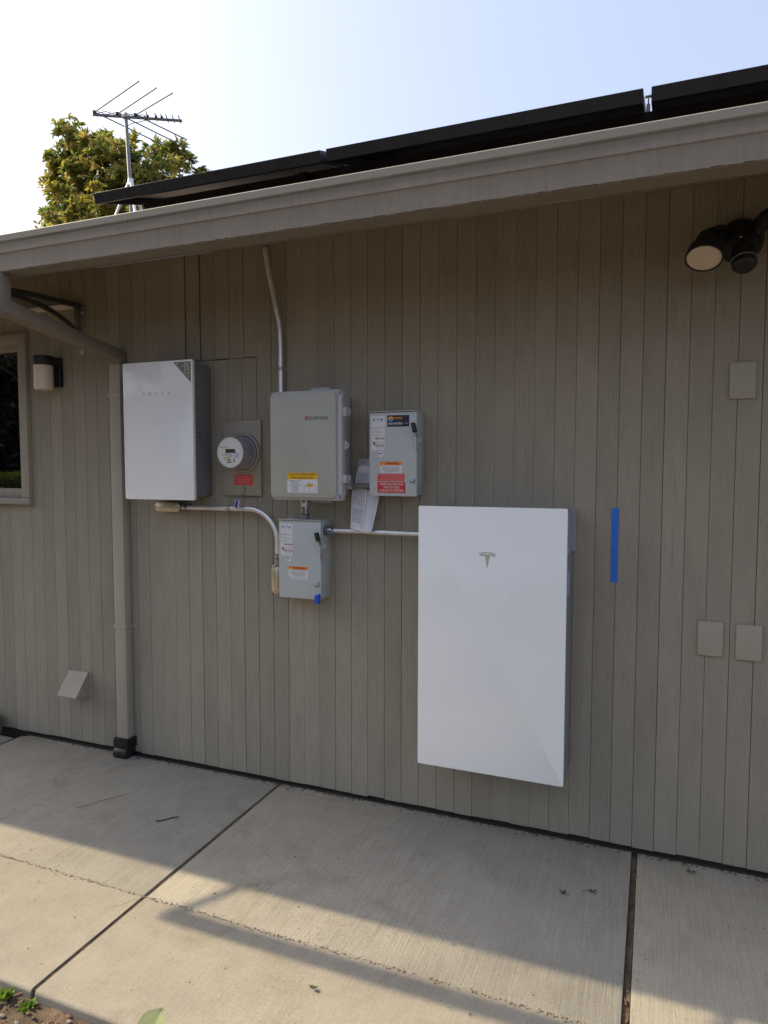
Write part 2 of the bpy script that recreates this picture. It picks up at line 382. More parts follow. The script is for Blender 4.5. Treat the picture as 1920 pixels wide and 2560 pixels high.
M_PANELFRAME = simple('black_anodised_frame', (0.020, 0.020, 0.021), 0.38, 0.3, 0.15, 24)
M_PANELGLASS = simple('solar_glass', (0.008, 0.009, 0.014), 0.08, 0, 0.05, 8, coat=0.4)
M_BACKLIT = simple('lit_backsheet', (0.42, 0.40, 0.40), 0.35, 0, 0.10, 12)  # pale tone paints in the light under the left panel
M_BACKSHADED = simple('shaded_backsheet', (0.012, 0.012, 0.014), 0.5, 0, 0.1, 12)  # near-black tone paints in the shade under the other panels
M_RAIL = simple('black_mounting_rail', (0.010, 0.010, 0.011), 0.5, 0.2, 0.15, 24)
M_ALU = simple('mill_aluminium', (0.66, 0.67, 0.70), 0.32, 0.9, 0.06, 30)
M_ANT = simple('weathered_antenna_aluminium', (0.20, 0.185, 0.165), 0.6, 0.3, 0.12, 30)
M_MAST = simple('galvanised_mast', (0.24, 0.24, 0.27), 0.42, 0.7, 0.12, 30)
M_SHINGLE = simple('brown_asphalt_shingle', (0.062, 0.050, 0.042), 0.95, 0, 0.35, 120, 0.6, 400)
M_SHEATH = simple('dark_sheathing', (0.030, 0.025, 0.020), 0.9, 0, 0.1)
M_SOFFIT = trim_material('soffit_paint', (0.30, 0.265, 0.212), 0.3)
M_SEAM = simple('seam_grit', (0.27, 0.225, 0.175), 0.9, 0, 0.4, 60, 0.3)
M_DARKSOIL = simple('dark_soil_crumbs', (0.075, 0.062, 0.048), 0.95, 0, 0.35, 60)
M_DARKGAP = simple('dark_base_soil', (0.020, 0.019, 0.016), 0.95, 0, 0.3, 60, 0.4)  # very dark soil tone for the path base and wall gap
M_BRONZE = simple('dark_grey_arm', (0.060, 0.062, 0.068), 0.45, 0.3, 0.1, 20)
M_PALE = simple('pale_rail_paint', (0.60, 0.53, 0.47), 0.5, 0, 0.04)
M_PLATE = simple('taupe_painted_plate', TAUPE, 0.6, 0, 0.05, 20, 0.15, 200)
M_METERPAN = simple('taupe_painted_steel', (0.30, 0.265, 0.212), 0.5, 0, 0.05, 14, 0.1, 200)
M_VENT = simple('taupe_painted_vent', (0.32, 0.285, 0.235), 0.6, 0, 0.06, 14, 0.15, 120)
M_TWIG = simple('dark_twig', (0.05, 0.032, 0.022), 0.9, 0, 0.2, 60)
M_STONE = simple('grey_pebble', (0.20, 0.175, 0.15), 0.85, 0, 0.35, 30, 0.3)
M_CHIP = simple('bark_chip', (0.13, 0.075, 0.05), 0.9, 0, 0.4, 24, 0.4)
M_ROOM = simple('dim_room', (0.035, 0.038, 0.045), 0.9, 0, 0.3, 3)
M_MESH = simple('vent_mesh_wire', (0.40, 0.38, 0.33), 0.45, 0.5, 0.1, 60)
M_FLASH = simple('metal_flashing', (0.45, 0.43, 0.40), 0.35, 0.6, 0.2, 30)

def glass_pane():
    mt, nt, b = nodes('window_glass'); nt.nodes.remove(b)
    o = nt.nodes['Material Output']; t = add(nt, 'ShaderNodeBsdfTransparent'); g = add(nt, 'ShaderNodeBsdfGlossy'); mx = add(nt, 'ShaderNodeMixShader')
    t.inputs[0].default_value = (0.80, 0.86, 0.84, 1); g.inputs['Roughness'].default_value = 0.015; g.inputs[0].default_value = (0.95, 1, 0.98, 1)
    fr = add(nt, 'ShaderNodeFresnel'); fr.inputs[0].default_value = 2.1
    n = tex(nt, 3, 2); bp = add(nt, 'ShaderNodeBump'); bp.inputs['Strength'].default_value = 0.03; bp.inputs['Distance'].default_value = 0.01
    nt.links.new(n.outputs['Fac'], bp.inputs['Height']); nt.links.new(bp.outputs[0], g.inputs['Normal'])
    nt.links.new(fr.outputs[0], mx.inputs[0]); nt.links.new(t.outputs[0], mx.inputs[1]); nt.links.new(g.outputs[0], mx.inputs[2]); nt.links.new(mx.outputs[0], o.inputs[0])
    return mt
M_GLASS = glass_pane()
def canopy_sheet():
    mt, nt, b = nodes('clear_polycarbonate'); nt.nodes.remove(b)
    o = nt.nodes['Material Output']; t = add(nt, 'ShaderNodeBsdfTransparent'); g = add(nt, 'ShaderNodeBsdfGlossy'); d = add(nt, 'ShaderNodeBsdfDiffuse')
    mx = add(nt, 'ShaderNodeMixShader'); m2 = add(nt, 'ShaderNodeMixShader')
    t.inputs[0].default_value = (0.97, 0.965, 0.95, 1); g.inputs['Roughness'].default_value = 0.1; d.inputs[0].default_value = (0.35, 0.34, 0.33, 1)
    n = tex(nt, 8, 3); r = ramp(nt, n.outputs['Fac'], [(0.40, (0.0,)*3), (0.80, (0.10,)*3)])
    nt.links.new(r.outputs[0], mx.inputs[0]); nt.links.new(t.outputs[0], mx.inputs[1]); nt.links.new(d.outputs[0], mx.inputs[2])
    m2.inputs[0].default_value = 0.04; nt.links.new(mx.outputs[0], m2.inputs[1]); nt.links.new(g.outputs[0], m2.inputs[2]); nt.links.new(m2.outputs[0], o.inputs[0])
    return mt
M_CANOPY = canopy_sheet()
def leaf_material(name, front, back, trans=0.35, rough=0.4):
    mt, nt, b = nodes(name)
    at = add(nt, 'ShaderNodeAttribute', attribute_name='tint'); ge = add(nt, 'ShaderNodeNewGeometry')
    f = ramp(nt, at.outputs['Fac'], front).outputs[0]; k = ramp(nt, at.outputs['Fac'], back).outputs[0]
    c = mixc(nt, ge.outputs['Backfacing'], f, k)
    nt.links.new(c, b.inputs['Base Color']); b.inputs['Roughness'].default_value = rough
    o = nt.nodes['Material Output']; t = add(nt, 'ShaderNodeBsdfTranslucent'); mx = add(nt, 'ShaderNodeMixShader'); mx.inputs[0].default_value = trans
    nt.links.new(c, t.inputs[0]); nt.links.new(b.outputs[0], mx.inputs[1]); nt.links.new(t.outputs[0], mx.inputs[2]); nt.links.new(mx.outputs[0], o.inputs[0])
    return mt
M_MAGNOLIA = leaf_material('magnolia_leaf', [(0, (0.065, 0.125, 0.032)), (0.45, (0.15, 0.215, 0.045)), (0.75, (0.32, 0.32, 0.055)), (1, (0.50, 0.38, 0.05))],
                           [(0, (0.15, 0.17, 0.045)), (0.6, (0.33, 0.28, 0.055)), (1, (0.52, 0.38, 0.06))], 0.45)
M_HEDGE = leaf_material('hedge_leaf', [(0, (0.05, 0.10, 0.012)), (1, (0.20, 0.27, 0.03))], [(0, (0.06, 0.11, 0.02)), (1, (0.20, 0.26, 0.04))], 0.35)
M_DARKLEAF = leaf_material('dark_conifer_leaf', [(0, (0.010, 0.018, 0.010)), (1, (0.028, 0.042, 0.02))], [(0, (0.012, 0.02, 0.01)), (1, (0.03, 0.04, 0.02))], 0.1)
M_WEED = leaf_material('weed_leaf', [(0, (0.10, 0.20, 0.02)), (1, (0.24, 0.38, 0.05))], [(0, (0.12, 0.22, 0.03)), (1, (0.25, 0.38, 0.06))], 0.4)
M_BROAD = leaf_material('broad_leaf', [(0, (0.24, 0.29, 0.14)), (1, (0.42, 0.46, 0.27))], [(0, (0.2, 0.26, 0.11)), (1, (0.3, 0.36, 0.16))], 0.4, 0.5)
M_DRYLEAF = leaf_material('dry_leaf', [(0, (0.05, 0.05, 0.022)), (1, (0.16, 0.14, 0.05))], [(0, (0.06, 0.06, 0.03)), (1, (0.16, 0.14, 0.06))], 0.2, 0.7)
M_DARKBARK = simple('dark_bark', (0.020, 0.018, 0.014), 0.9, 0, 0.3, 20)
M_BARK = simple('grey_bark', (0.085, 0.068, 0.052), 0.9, 0, 0.3, 20, 0.6, 40)

def leaf_mesh_object(name, leaves, mat, parent=None, origin=None, fold=0.25):
    """leaves: list of (pos, dir, up, length, width, tint) -> one mesh of folded pointed leaves"""
    vs, fs, tn = [], [], []
    o = Vector(origin) if origin is not None else (wloc(parent) if parent else Vector())
    for p, d, u, L, W, t in leaves:
        d = d.normalized(); s = d.cross(u)
        if s.length < 1e-4: s = d.orthogonal()
        s.normalize(); n = s.cross(d)
        p = p-o; i = len(vs)
        vs += [p, p+d*L*0.45+s*W*0.5+n*W*fold, p+d*L, p+d*L*0.45-s*W*0.5+n*W*fold, p+d*L*0.5]
        fs += [(i, i+4, i+1), (i+4, i+2, i+1), (i, i+3, i+4), (i+4, i+3, i+2)]; tn += [t]*5
    me = bpy.data.meshes.new(name); me.from_pydata([tuple(v) for v in vs], [], fs)
    a = me.attributes.new('tint', 'FLOAT', 'POINT'); a.data.foreach_set('value', tn)
    me.materials.append(mat)
    ob = bpy.data.objects.new(name, me); COL.objects.link(ob); WO[ob.name] = o
    if parent: ob.parent = parent; ob.location = o-wloc(parent)
    else: ob.location = o
    return ob
def rdir():
    while True:
        v = Vector((random.uniform(-1, 1), random.uniform(-1, 1), random.uniform(-1, 1)))
        if 0.05 < v.length < 1: return v.normalized()

# ---------------------------------------------------------------- ground
g = MB(); g.box(-220, 220, -220, 220, -0.6, -0.14); ground = g.build('ground', M_DIRT); tag(ground, 'bare brown soil around the house', None, kind='structure')
# garden bed beside the path: a lumpy sheet of soil
bm = bmesh.new(); NX, NY = 190, 70; X0, X1, Y0, Y1 = -3.6, 1.4, -2.75, -1.472; vv = []
for j in range(NY+1):
    for i in range(NX+1):
        x = X0+(X1-X0)*i/NX; y = Y1+(Y0-Y1)*(j/NY)**1.3
        h = noise.noise((x*5, y*5, 0))*0.016+noise.noise((x*17, y*17, 3))*0.011+noise.noise((x*46, y*46, 5))*0.006
        z = -0.034+h-0.008*max(0, -1.5-y)
        if i in (0, NX) or j == NY: z = -0.2
        vv.append(bm.verts.new((x, y, z)))
for j in range(NY):
    for i in range(NX):
        a = j*(NX+1)+i; bm.faces.new((vv[a], vv[a+NX+1], vv[a+NX+2], vv[a+1]))
mb = MB(); mb.bm.free(); mb.bm = bm
bed = mb.build('garden_bed', M_DIRT, smooth=80); tag(bed, 'lumpy brown soil of the garden bed along the path', None, kind='structure')
# pebbles and crumbs on the soil
mb = MB()
for i in range(1100):
    x = random.uniform(-2.3, -0.9); y = random.uniform(-1.95, -1.487); r = random.choice((0.002, 0.003, 0.004, 0.004, 0.006, 0.008))
    z = -0.034+noise.noise((x*5, y*5, 0))*0.016+noise.noise((x*17, y*17, 3))*0.011
    mb.mi = random.choice((0, 0, 1, 1, 1, 2)); mb.sphere((x, y, z+r*0.4), r, 1, (random.uniform(.8, 1.6), random.uniform(.7, 1.2), .7), 0.18)
peb = mb.build('pebbles', [M_STONE, M_CHIP, M_DIRT], smooth=0); tag(peb, 'small pebbles, clods and bark crumbs on the bed', None, kind='stuff')

# ---------------------------------------------------------------- concrete path
XJ = [-5.12, -3.435, -1.705, -0.043, 1.62]; GAP = [0.008, 0.010, 0.0085, 0.0115, 0.008]
pth = MB(); pth.box(-6.8, -3.44, -1.46, -0.10, -0.14, -0.034); pth.box(-3.44, 3.2, -1.46, 0.004, -0.14, -0.034); pth.box(-3.43, 3.2, -0.0165, 0.004, -0.034, -0.004); path = pth.build('path', M_DARKGAP); tag(path, 'concrete path along the house wall', None, kind='structure')
def slab(x0, x1, y0, y1, mat, z=0.0, back=None):
    nb = MB(); poly = [(x0, y0), (x1, y0), (x1, y1), (x0, y1)] if back is None else back
    nb.prism(poly, -0.10, z, 'Z', b=0.004)
    return nb.build('slab', mat, path)
xs = [-6.8]+XJ+[3.2]
for i in range(len(xs)-1):
    g0 = GAP[i-1] if i > 0 else 0; g1 = GAP[i] if i < len(GAP) else 0
    x0, x1 = xs[i]+g0, xs[i+1]-g1
    if i == 1: slab(x0, x1, -0.992, -0.085, M_CONC, 0.001)
    elif i == 2: slab(0, 0, 0, 0, M_CONC, 0.0, back=[(x0, -0.992), (x1, -0.992), (x1, -0.018), (x0+0.035, -0.02), (x0, -0.07)])
    else: slab(x0, x1, -0.992, -0.018, M_CONC, random.choice((0.0, -0.001)))
    # outer pour, its front edge rounded over
    ob = MB(); prof = [(-0.9915, -0.10), (-0.9915, -0.001)]
    for k in range(6):
        t = R(90*k/5); prof.append((-1.466-0.012*math.sin(t), -0.013+0.012*math.cos(t)))
    prof.append((-1.478, -0.10)); ob.prism(prof, x0, x1, 'X'); ob.build('slab', M_CONC2, path)
# crumbs along the seam between the two pours
mb = MB()
for i in range(900):
    x = random.uniform(-3.6, 0.6); y = -0.992+random.gauss(0, 0.004)+0.006*noise.noise((x*2.2, 0, 0)); r = random.uniform(0.0012, 0.0036)
    mb.sphere((x, y, r*0.2), r, 1, (1.4, 1, .7), 0.2)
for i in range(150):
    r = random.uniform(0.002, 0.005); mb.sphere((-0.043+random.uniform(-0.009, 0.009), random.uniform(-1.4, -0.05), -0.018+r), r, 1, (1, 1, 1), 0.2)
sc = mb.build('seam_crumbs', M_SEAM, path, smooth=0); sc['kind'] = 'stuff'
# joint filler: soil and grit lying low in the joints
mb = MB()
for xj, gp in zip(XJ, GAP): mb.box(xj-gp+0.0015, xj+gp-0.0015, -1.47, -0.03, -0.04, -0.010 if xj > -1 else -0.006)
mb.build('joint_filler', M_DIRT, path)
# scuffs on the slab
mb = MB()
def scuff(pts, w):
    for (a, b) in zip(pts, pts[1:]):
        a = Vector(a); b = Vector(b); d = (b-a).normalized(); n = Vector((-d.y, d.x, 0))*w
        mb.quad([a-n, b-n*0.6, b+n*0.6, a+n])
scuff([(-2.45, -0.585, .0032), (-2.40, -0.50, .0032), (-2.36, -0.44, .0032), (-2.325, -0.385, .0032)], 0.0022)
scuff([(-2.03, -0.545, .0032), (-2.005, -0.53, .0032), (-1.985, -0.50, .0032), (-1.96, -0.475, .0032)], 0.0062)
mb.build('scuff_marks', M_TWIG, path, smooth=0)
mb = MB(); scuff([(-1.716, -1.012, .0016), (-1.735, -1.030, .0016), (-1.742, -1.052, .0016), (-1.760, -1.075, .0016), (-1.765, -1.088, .0016)], 0.0009)
scuff([(-3.36, -0.07, .0026), (-3.28, -0.062, .0026), (-3.20, -0.068, .0026), (-3.12, -0.060, .0026)], 0.0009)
scuff([(-1.64, -0.078, .0026), (-1.52, -0.070, .0026), (-1.44, -0.076, .0026), (-1.36, -0.072, .0026)], 0.0009)
mb.build('hairline_cracks', M_TWIG, path, smooth=0)
mb = MB()
for i in range(900):
    x = random.uniform(-3.4, 0.9); y = -0.018-abs(random.gauss(0, 0.014)); r = random.uniform(0.0012, 0.0042); mb.sphere((x, y, r*0.3), r, 1, (1.5, 1, .6), 0.25)
wc = mb.build('wall_foot_crumbs', M_DARKSOIL, path, smooth=0); wc['kind'] = 'stuff'

# ---------------------------------------------------------------- house
house = thing('house', (-1.5, 0.1, 0.0), 'taupe house with vertical board siding and low pitched roof', 'house')
WX0, WX1, WZ0, WZ1 = -4.36, -3.372, 1.385, 2.285       # window opening
mb = MB()
mb.box(-9, WX0, 0.0185, 0.14, -0.05, 2.66); mb.box(WX1, 3.2, 0.0185, 0.14, -0.05, 2.66)
mb.box(WX0, WX1, 0.0185, 0.14, -0.05, WZ0); mb.box(WX0, WX1, 0.0185, 0.14, WZ1, 2.66)
wall = mb.build('siding_wall', M_SHEATH, house, origin=(-1.5, 0.02, 0.0))
PW_, TH, PZ0, PZ1 = 0.0843, 0.018, 0.014, 2.655
def plank_mesh(z0, z1, w=PW_):
    b = MB(); c = 0.0007
    prof = [(-w/2, TH), (-w/2, c), (-w/2+c, 0), (w/2-c, 0), (w/2, c), (w/2, TH)]
    b.prism(prof, z0, z1, 'Z'); return b
def place_plank(src, xc, z, sx):
    return link_copy(src, 'plank', wall, (xc, random.uniform(-0.0005, 0.0006), z), (sx, 1, 1))
base_full = plank_mesh(0, PZ1-PZ0).build('plank', M_SIDING, wall, origin=(0, 0, 0))
base_up = plank_mesh(0, PZ1-2.113).build('plank', M_SIDING, wall, origin=(0, 0, 0))
base_lo = plank_mesh(0, 2.110-PZ0).build('plank', M_SIDING, wall, origin=(0, 0, 0))
base_wl = plank_mesh(0, WZ0-0.006-PZ0).build('plank', M_SIDING, wall, origin=(0, 0, 0))
base_wu = plank_mesh(0, PZ1-WZ1-0.006).build('plank', M_SIDING, wall, origin=(0, 0, 0))
protos = {id(b): False for b in (base_full, base_up, base_lo, base_wl, base_wu)}
def use(src, xc, z, sx):
    y = random.uniform(-0.0005, 0.0006)
    if not protos[id(src)]:
        protos[id(src)] = True; src.location = Vector((xc, y, z))-wloc(wall); src.scale = (sx, 1, 1); return src
    return place_plank(src, xc, z, sx)
for k in range(-60, 24):
    x0 = -0.141+PW_*k; xc = x0+PW_/2
    gapw = random.choice((0.0004, 0.0007, 0.0012, 0.0018, 0.0023, 0.0027)); sx = (PW_-gapw)/PW_
    dz = random.uniform(-0.004, 0.003)
    if WX0-0.03 < xc < WX1+0.03: use(base_wl, xc, PZ0+dz, sx); use(base_wu, xc, WZ1+0.006, sx)
    elif -25 <= k <= -21: use(base_lo, xc, PZ0+dz, sx); use(base_up, xc+(0.012 if k > -25 else 0.006), 2.113+0.002*(k % 2), sx-0.004)
    else: use(base_full, xc, PZ0+dz, sx)
# roof, eave and soffit
SL = 0.333
def roofz(y): return 2.548+SL*(y+0.72)
mb = MB(); mb.prism([(-0.70, roofz(-0.70)), (4.2, roofz(4.2)), (9.4, roofz(4.2)-SL*5.2), (9.4, roofz(4.2)-SL*5.2-0.12), (4.2, roofz(4.2)-0.12), (-0.62, roofz(-0.62)-0.10), (-0.70, roofz(-0.70)-0.02)], -9.2, 3.4, 'X')
roof = mb.build('roof', M_SHINGLE, house)
x = -9.2; i = 0
while x < 3.3:
    w = random.uniform(0.27, 0.34); dz = random.uniform(0, 0.0035)
    sb = MB(); y0 = -0.742-random.uniform(0, 0.010)
    zz = roofz(y0)+0.006+dz
    sb.prism([(y0, zz), (-0.55, zz+SL*(-0.55-y0)), (-0.55, zz+SL*(-0.55-y0)+0.006), (y0, zz+0.006)], x+0.003, x+w-0.003, 'X')
    if x > -6.5: sb.build('shingle', M_SHINGLE, roof, smooth=0)
    else: sb.bm.free()
    x += w
mb = MB(); mb.box(-9, 3.3, -0.658, -0.632, 2.425, 2.545, 0.002); mb.build('fascia_board', M_TRIM, house)
mb = MB(); mb.prism([(-0.632, 2.434), (0.0, 2.6385), (0.0, 2.652), (-0.632, 2.448)], -9, 3.3, 'X'); soffit = mb.build('soffit', M_SOFFIT, house)
mb = MB()
x = -2.60
for (xa, xb) in ((-2.20, -1.62),): mb.box(xa, xb, -0.650, -0.636, 2.4065, 2.4095)
mb.build('drip_flashing', M_FLASH, house)
mb = MB()
def mz(x): t = (x+0.651)/0.459; return 2.4035+0.007*t, 2.4205-0.005*t
n = 92
for i in range(n):
    xa = -0.651+0.459*i/n; lo, hi = mz(xa); h = hi-lo
    for sgn in (1, -1):
        mb.tube([(xa-sgn*h*0.4, -0.642, lo), (xa+sgn*h*0.4, -0.642, hi)], 0.0005, 4)
for q in range(4):
    a = mz(-0.651); b = mz(-0.192); t = q/3
    mb.tube([(-0.651, -0.6425, a[0]+(a[1]-a[0])*t), (-0.192, -0.6425, b[0]+(b[1]-b[0])*t)], 0.0006, 4)
mb.build('soffit_vent_mesh', M_MESH, house)
# back of the house so the roof has something to stand on
mb = MB(); mb.box(-9, -8.86, 0.14, 8.8, -0.05, 2.6); mb.box(3.06, 3.2, 0.14, 8.8, -0.05, 2.6); mb.box(-9, 3.2, 8.66, 8.8, -0.05, 2.45); mb.build('side_walls', M_SIDING, house)
# window
mb = MB(); y0, y1 = -0.030, 0.012
mb.box(-3.385, -3.3245, y0, y1, 1.400, 2.331, 0.003); mb.box(-4.40, -4.345, y0, y1, 1.400, 2.331, 0.003)
mb.box(-4.345, -3.385, y0+0.002, y1, 2.270, 2.331, 0.003)
win = mb.build('window', M_TRIM, house)
mb = MB(); mb.box(-4.41, -3.318, -0.040, 0.012, 1.362, 1.3995, 0.004); mb.build('sill', M_TRIM, win)
mb = MB(); mb.box(-4.345, -3.3855, -0.012, 0.05, 2.238, 2.2695, 0.002); mb.box(-4.345, -3.3855, -0.012, 0.05, 1.400, 1.452, 0.002)
mb.box(-3.402, -3.3855, -0.010, 0.05, 1.452, 2.238, 0.002); mb.box(-4.345, -4.325, -0.010, 0.05, 1.452, 2.238, 0.002)
mb.build('frame', M_TRIM, win)
mb = MB(); mb.box(-4.325, -3.402, 0.022, 0.026, 1.452, 2.238); mb.build('pane', M_GLASS, win)
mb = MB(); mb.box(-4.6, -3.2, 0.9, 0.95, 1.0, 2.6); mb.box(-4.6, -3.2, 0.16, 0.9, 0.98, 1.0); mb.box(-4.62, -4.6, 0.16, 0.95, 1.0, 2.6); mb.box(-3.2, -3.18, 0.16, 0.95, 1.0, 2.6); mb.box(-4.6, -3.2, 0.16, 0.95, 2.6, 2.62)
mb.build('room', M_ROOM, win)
mb = MB(); mb.box(-4.325, -3.402, 0.06, 0.075, 2.035, 2.047); mb.build('blind_rail', M_PALE, win)

# ---------------------------------------------------------------- gutter and downspout
gut = thing('rain_gutter', (-2.9, -0.70, 2.40), 'long taupe fascia gutter along the roof edge', 'gutter')
out = [(-0.6615, 2.552), (-0.6615, 2.405), (-0.742, 2.405), (-0.7455, 2.4085), (-0.7475, 2.470), (-0.7500, 2.478), (-0.7535, 2.482), (-0.7545, 2.519), (-0.7575, 2.524), (-0.7600, 2.528), (-0.7605, 2.552), (-0.757, 2.556), (-0.747, 2.556)]
inn = [(-0.747, 2.5525), (-0.7565, 2.551), (-0.7560, 2.531), (-0.7505, 2.523), (-0.7495, 2.484), (-0.7435, 2.466), (-0.7415, 2.409), (-0.6655, 2.409), (-0.6655, 2.552)]
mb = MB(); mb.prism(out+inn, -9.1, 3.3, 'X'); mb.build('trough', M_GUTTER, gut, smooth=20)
mb = MB()
for xx in (-4.4, -1.93, 0.9): mb.cyl((xx, -0.7612, 2.538), (xx, -0.7585, 2.538), 0.006, seg=10)
for xx in (-2.04, -1.13, -0.905): mb.tube([(xx, -0.7612, 2.541), (xx+0.004, -0.763, 2.536), (xx+0.002, -0.7612, 2.531)], 0.0012, 5)
mb.build('gutter_nails', M_TRIM, gut)
mb = MB(); x = -7.0
while x < 2.2:
    w = random.uniform(0.006, 0.03); hgt = random.choice((0.0008, 0.0016, 0.0022, 0.003)); dy = 0.0004+random.uniform(0, 0.0008)
    zc = 2.4075+random.uniform(-0.0010, 0.0012); mb.quad([(x, -0.7455-dy, zc-hgt*0.5), (x+w, -0.7455-dy, zc-hgt*0.5+random.uniform(-.0006, .0006)), (x+w, -0.7456-dy, zc+hgt*0.5), (x, -0.7456-dy, zc+hgt*0.5)])
    x += w*random.choice((0.9, 1.0, 1.0, 1.5))
cr_ = mb.build('rusty_bottom_edge', M_TWIG, gut, smooth=0)
for xx in (-3.35, -0.36):
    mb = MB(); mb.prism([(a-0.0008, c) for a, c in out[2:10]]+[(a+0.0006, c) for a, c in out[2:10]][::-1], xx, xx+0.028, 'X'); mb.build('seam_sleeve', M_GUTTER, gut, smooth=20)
ds = thing('downspout', (-2.662, -0.03, 0.02), 'taupe rectangular downspout running down the siding left of the white box', 'downspout')
mb = MB(); mb.box(-2.700, -2.6245, -0.058, -0.0025, 0.098, 2.118, 0.005, 2); mb.build('pipe', M_SPOUT, ds)
mb = MB(); mb.prism([(-0.0600, 2.112), (-0.0600, 2.140), (-0.757, 2.243), (-0.757, 2.4045), (-0.697, 2.4045), (-0.697, 2.296), (-0.0012, 2.186), (-0.0012, 2.112)], -2.7025, -2.622, 'X', b=0.005); mb.build('elbow', M_GUTTER, ds)
for zc in (1.955, 0.716):
    mb = MB(); mb.box(-2.7035, -2.6205, -0.0605, -0.001, zc-0.012, zc+0.012, 0.002); mb.box(-2.6205, -2.604, -0.006, -0.001, zc-0.010, zc+0.010, 0.001); mb.cyl((-2.612, -0.009, zc), (-2.612, -0.004, zc), 0.004, seg=8); mb.build('strap', M_SPOUT, ds)
mb = MB()
for k in range(4): mb.box(-2.712+0.002*(k % 2), -2.612-0.002*(k % 2), -0.076+0.002*(k % 2), -0.0005, 0.052+0.0135*k, 0.0645+0.0135*k, 0.002)
mb.prism([(-0.0765, 0.0515), (-0.086, 0.040), (-0.090, 0.020), (-0.084, 0.002), (-0.070, -0.006), (-0.010, -0.006), (-0.002, 0.0515)], -2.706, -2.618, 'X', b=0.008)
mb.build('boot', M_BLACK, ds)
def label_rect(parent, x0, x1, z0, z1, y, mat, name='label', r=0.003, rot=0.0, th=0.0006):
    b = MB(); b.prism(rrect(x0, x1, z0, z1, r, 3), y-th, y, 'Y')
    if rot: bmesh.ops.rotate(b.bm, cent=((x0+x1)/2, y, (z0+z1)/2), matrix=Matrix.Rotation(rot, 3, 'Y'), verts=b.bm.verts)
    return b.build(name, mat, parent)
def bars(parent, rows, y, mat, name='print'):
    b = MB()
    for x0, x1, z0, z1 in rows: b.quad([(x0, y, z0), (x1, y, z0), (x1, y, z1), (x0, y, z1)])
    return b.build(name, mat, parent, smooth=0)

# ---------------------------------------------------------------- white gateway cabinet
gw = thing('gateway_cabinet', (-2.29, -0.01, 1.413), 'tall narrow white cabinet with grey corner sticker beside the downspout', 'electrical cabinet')
mb = MB(); mb.prism(rrect(-2.476, -2.094, 1.425, 2.086, 0.018), -0.166, -0.001, 'Y', b=0.003); bdy = mb.build('body', M_DARKGREY, gw)
GY = -0.186
mb = MB(); mb.prism(rrect(-2.4865, -2.0665, 1.4135, 2.089, 0.008), GY, GY+0.0195, 'Y', b=0.0025); cov = mb.build('front_cover', M_WHITEGLASS, gw)
st = MB(); st.prism([(-2.176, 2.079), (-2.0775, 2.079), (-2.0740, 2.075), (-2.0740, 1.984), (-2.0765, 1.980)], GY-0.0006, GY-0.0001, 'Y'); st = st.build('corner_sticker', M_STICKER, cov)
bars(cov, [(-2.112, -2.084, 2.066, 2.070), (-2.135, -2.086, 2.058, 2.0595)], GY-0.0011, M_WHITEINK, 'sticker_print')
bars(cov, [(-2.1105, -2.0835, 2.0525, 2.0545), (-2.1105, -2.0835, 2.0225, 2.0245), (-2.1105, -2.1085, 2.0245, 2.0525), (-2.0855, -2.0835, 2.0245, 2.0525)], GY-.0011, M_WHITEINK, 'sticker_frame')
mb = MB(); mb.quad([(-2.097, GY-.0011, 2.034), (-2.0925, GY-.0011, 2.043), (-2.1015, GY-.0011, 2.043)]); mb.build('sticker_mark', M_WHITEINK, cov, smooth=0)
mb = MB(); mb.quad([(-2.158, GY-.0011, 2.067), (-2.149, GY-.0011, 2.067), (-2.1535, GY-.0011, 2.075)]); mb.build('sticker_drop', M_WHITEINK, cov, smooth=0)
bars(cov, [(-2.094, -2.086, 2.018, 2.0188), (-2.094, -2.086, 2.002, 2.0028), (-2.094, -2.0932, 2.0028, 2.018), (-2.0868, -2.086, 2.0028, 2.018)], GY-.0011, M_WHITEINK, 'sticker_phone')
for ch, xx in zip('TESLA', (-2.358, -2.319, -2.280, -2.241, -2.203)): text(ch, xx, GY-0.0007, 1.934, 0.013, M_LOGO, cov, width=0.013)
mb = MB(); mb.box(-2.0985, -2.0925, -0.135, -0.075, 1.70, 1.805, 0.002); mb.build('side_latch', M_DARKGREY, gw)
mb = MB()
for zz in (1.717, 1.742, 1.772): mb.box(-2.0925, -2.0915, -0.12, -0.085, zz, zz+0.003)
mb.build('latch_slots', M_BLACK, gw)
mb = MB(); mb.cyl((-2.0955, -0.05, 1.48), (-2.0925, -0.05, 1.48), 0.006, seg=12); mb.cyl((-2.0955, -0.05, 2.03), (-2.0925, -0.05, 2.03), 0.006, seg=12); mb.build('side_screws', M_DARKGREY, gw)
mb = MB(); mb.cyl((-2.30, -0.07, 1.40), (-2.30, -0.07, 1.426), 0.022, seg=18); mb.build('bottom_connector', M_BLACK, gw)

# ---------------------------------------------------------------- meter
mp = thing('meter_panel', (-1.903, -0.005, 1.433), 'taupe painted meter panel set into the siding with red caution label', 'meter panel')
mb = MB(); mb.box(-2.0115, -1.797, -0.016, 0.003, 1.4335, 1.8035, 0.002); pan = mb.build('panel', M_METERPAN, mp)
mb = MB(); mb.lathe([(0.0, 0.002), (0.094, 0.002), (0.096, 0.010), (0.092, 0.020), (0.085, 0.022), (0.083, 0.006), (0.0, 0.006)], (-1.891, -0.012, 1.645), (0, -1, 0), 40); mb.build('socket_ring', M_METERPAN, mp)
mb = MB(); mb.box(-1.9105, -1.889, -0.024, -0.0155, 1.446, 1.476, 0.002); mb.box(-1.904, -1.896, -0.028, -0.024, 1.436, 1.466, 0.001); mb.build('hasp', M_METERPAN, mp)
lb = label_rect(mp, -1.9495, -1.8445, 1.4855, 1.5370, -0.0162, M_RED2, 'caution_label', 0.001)
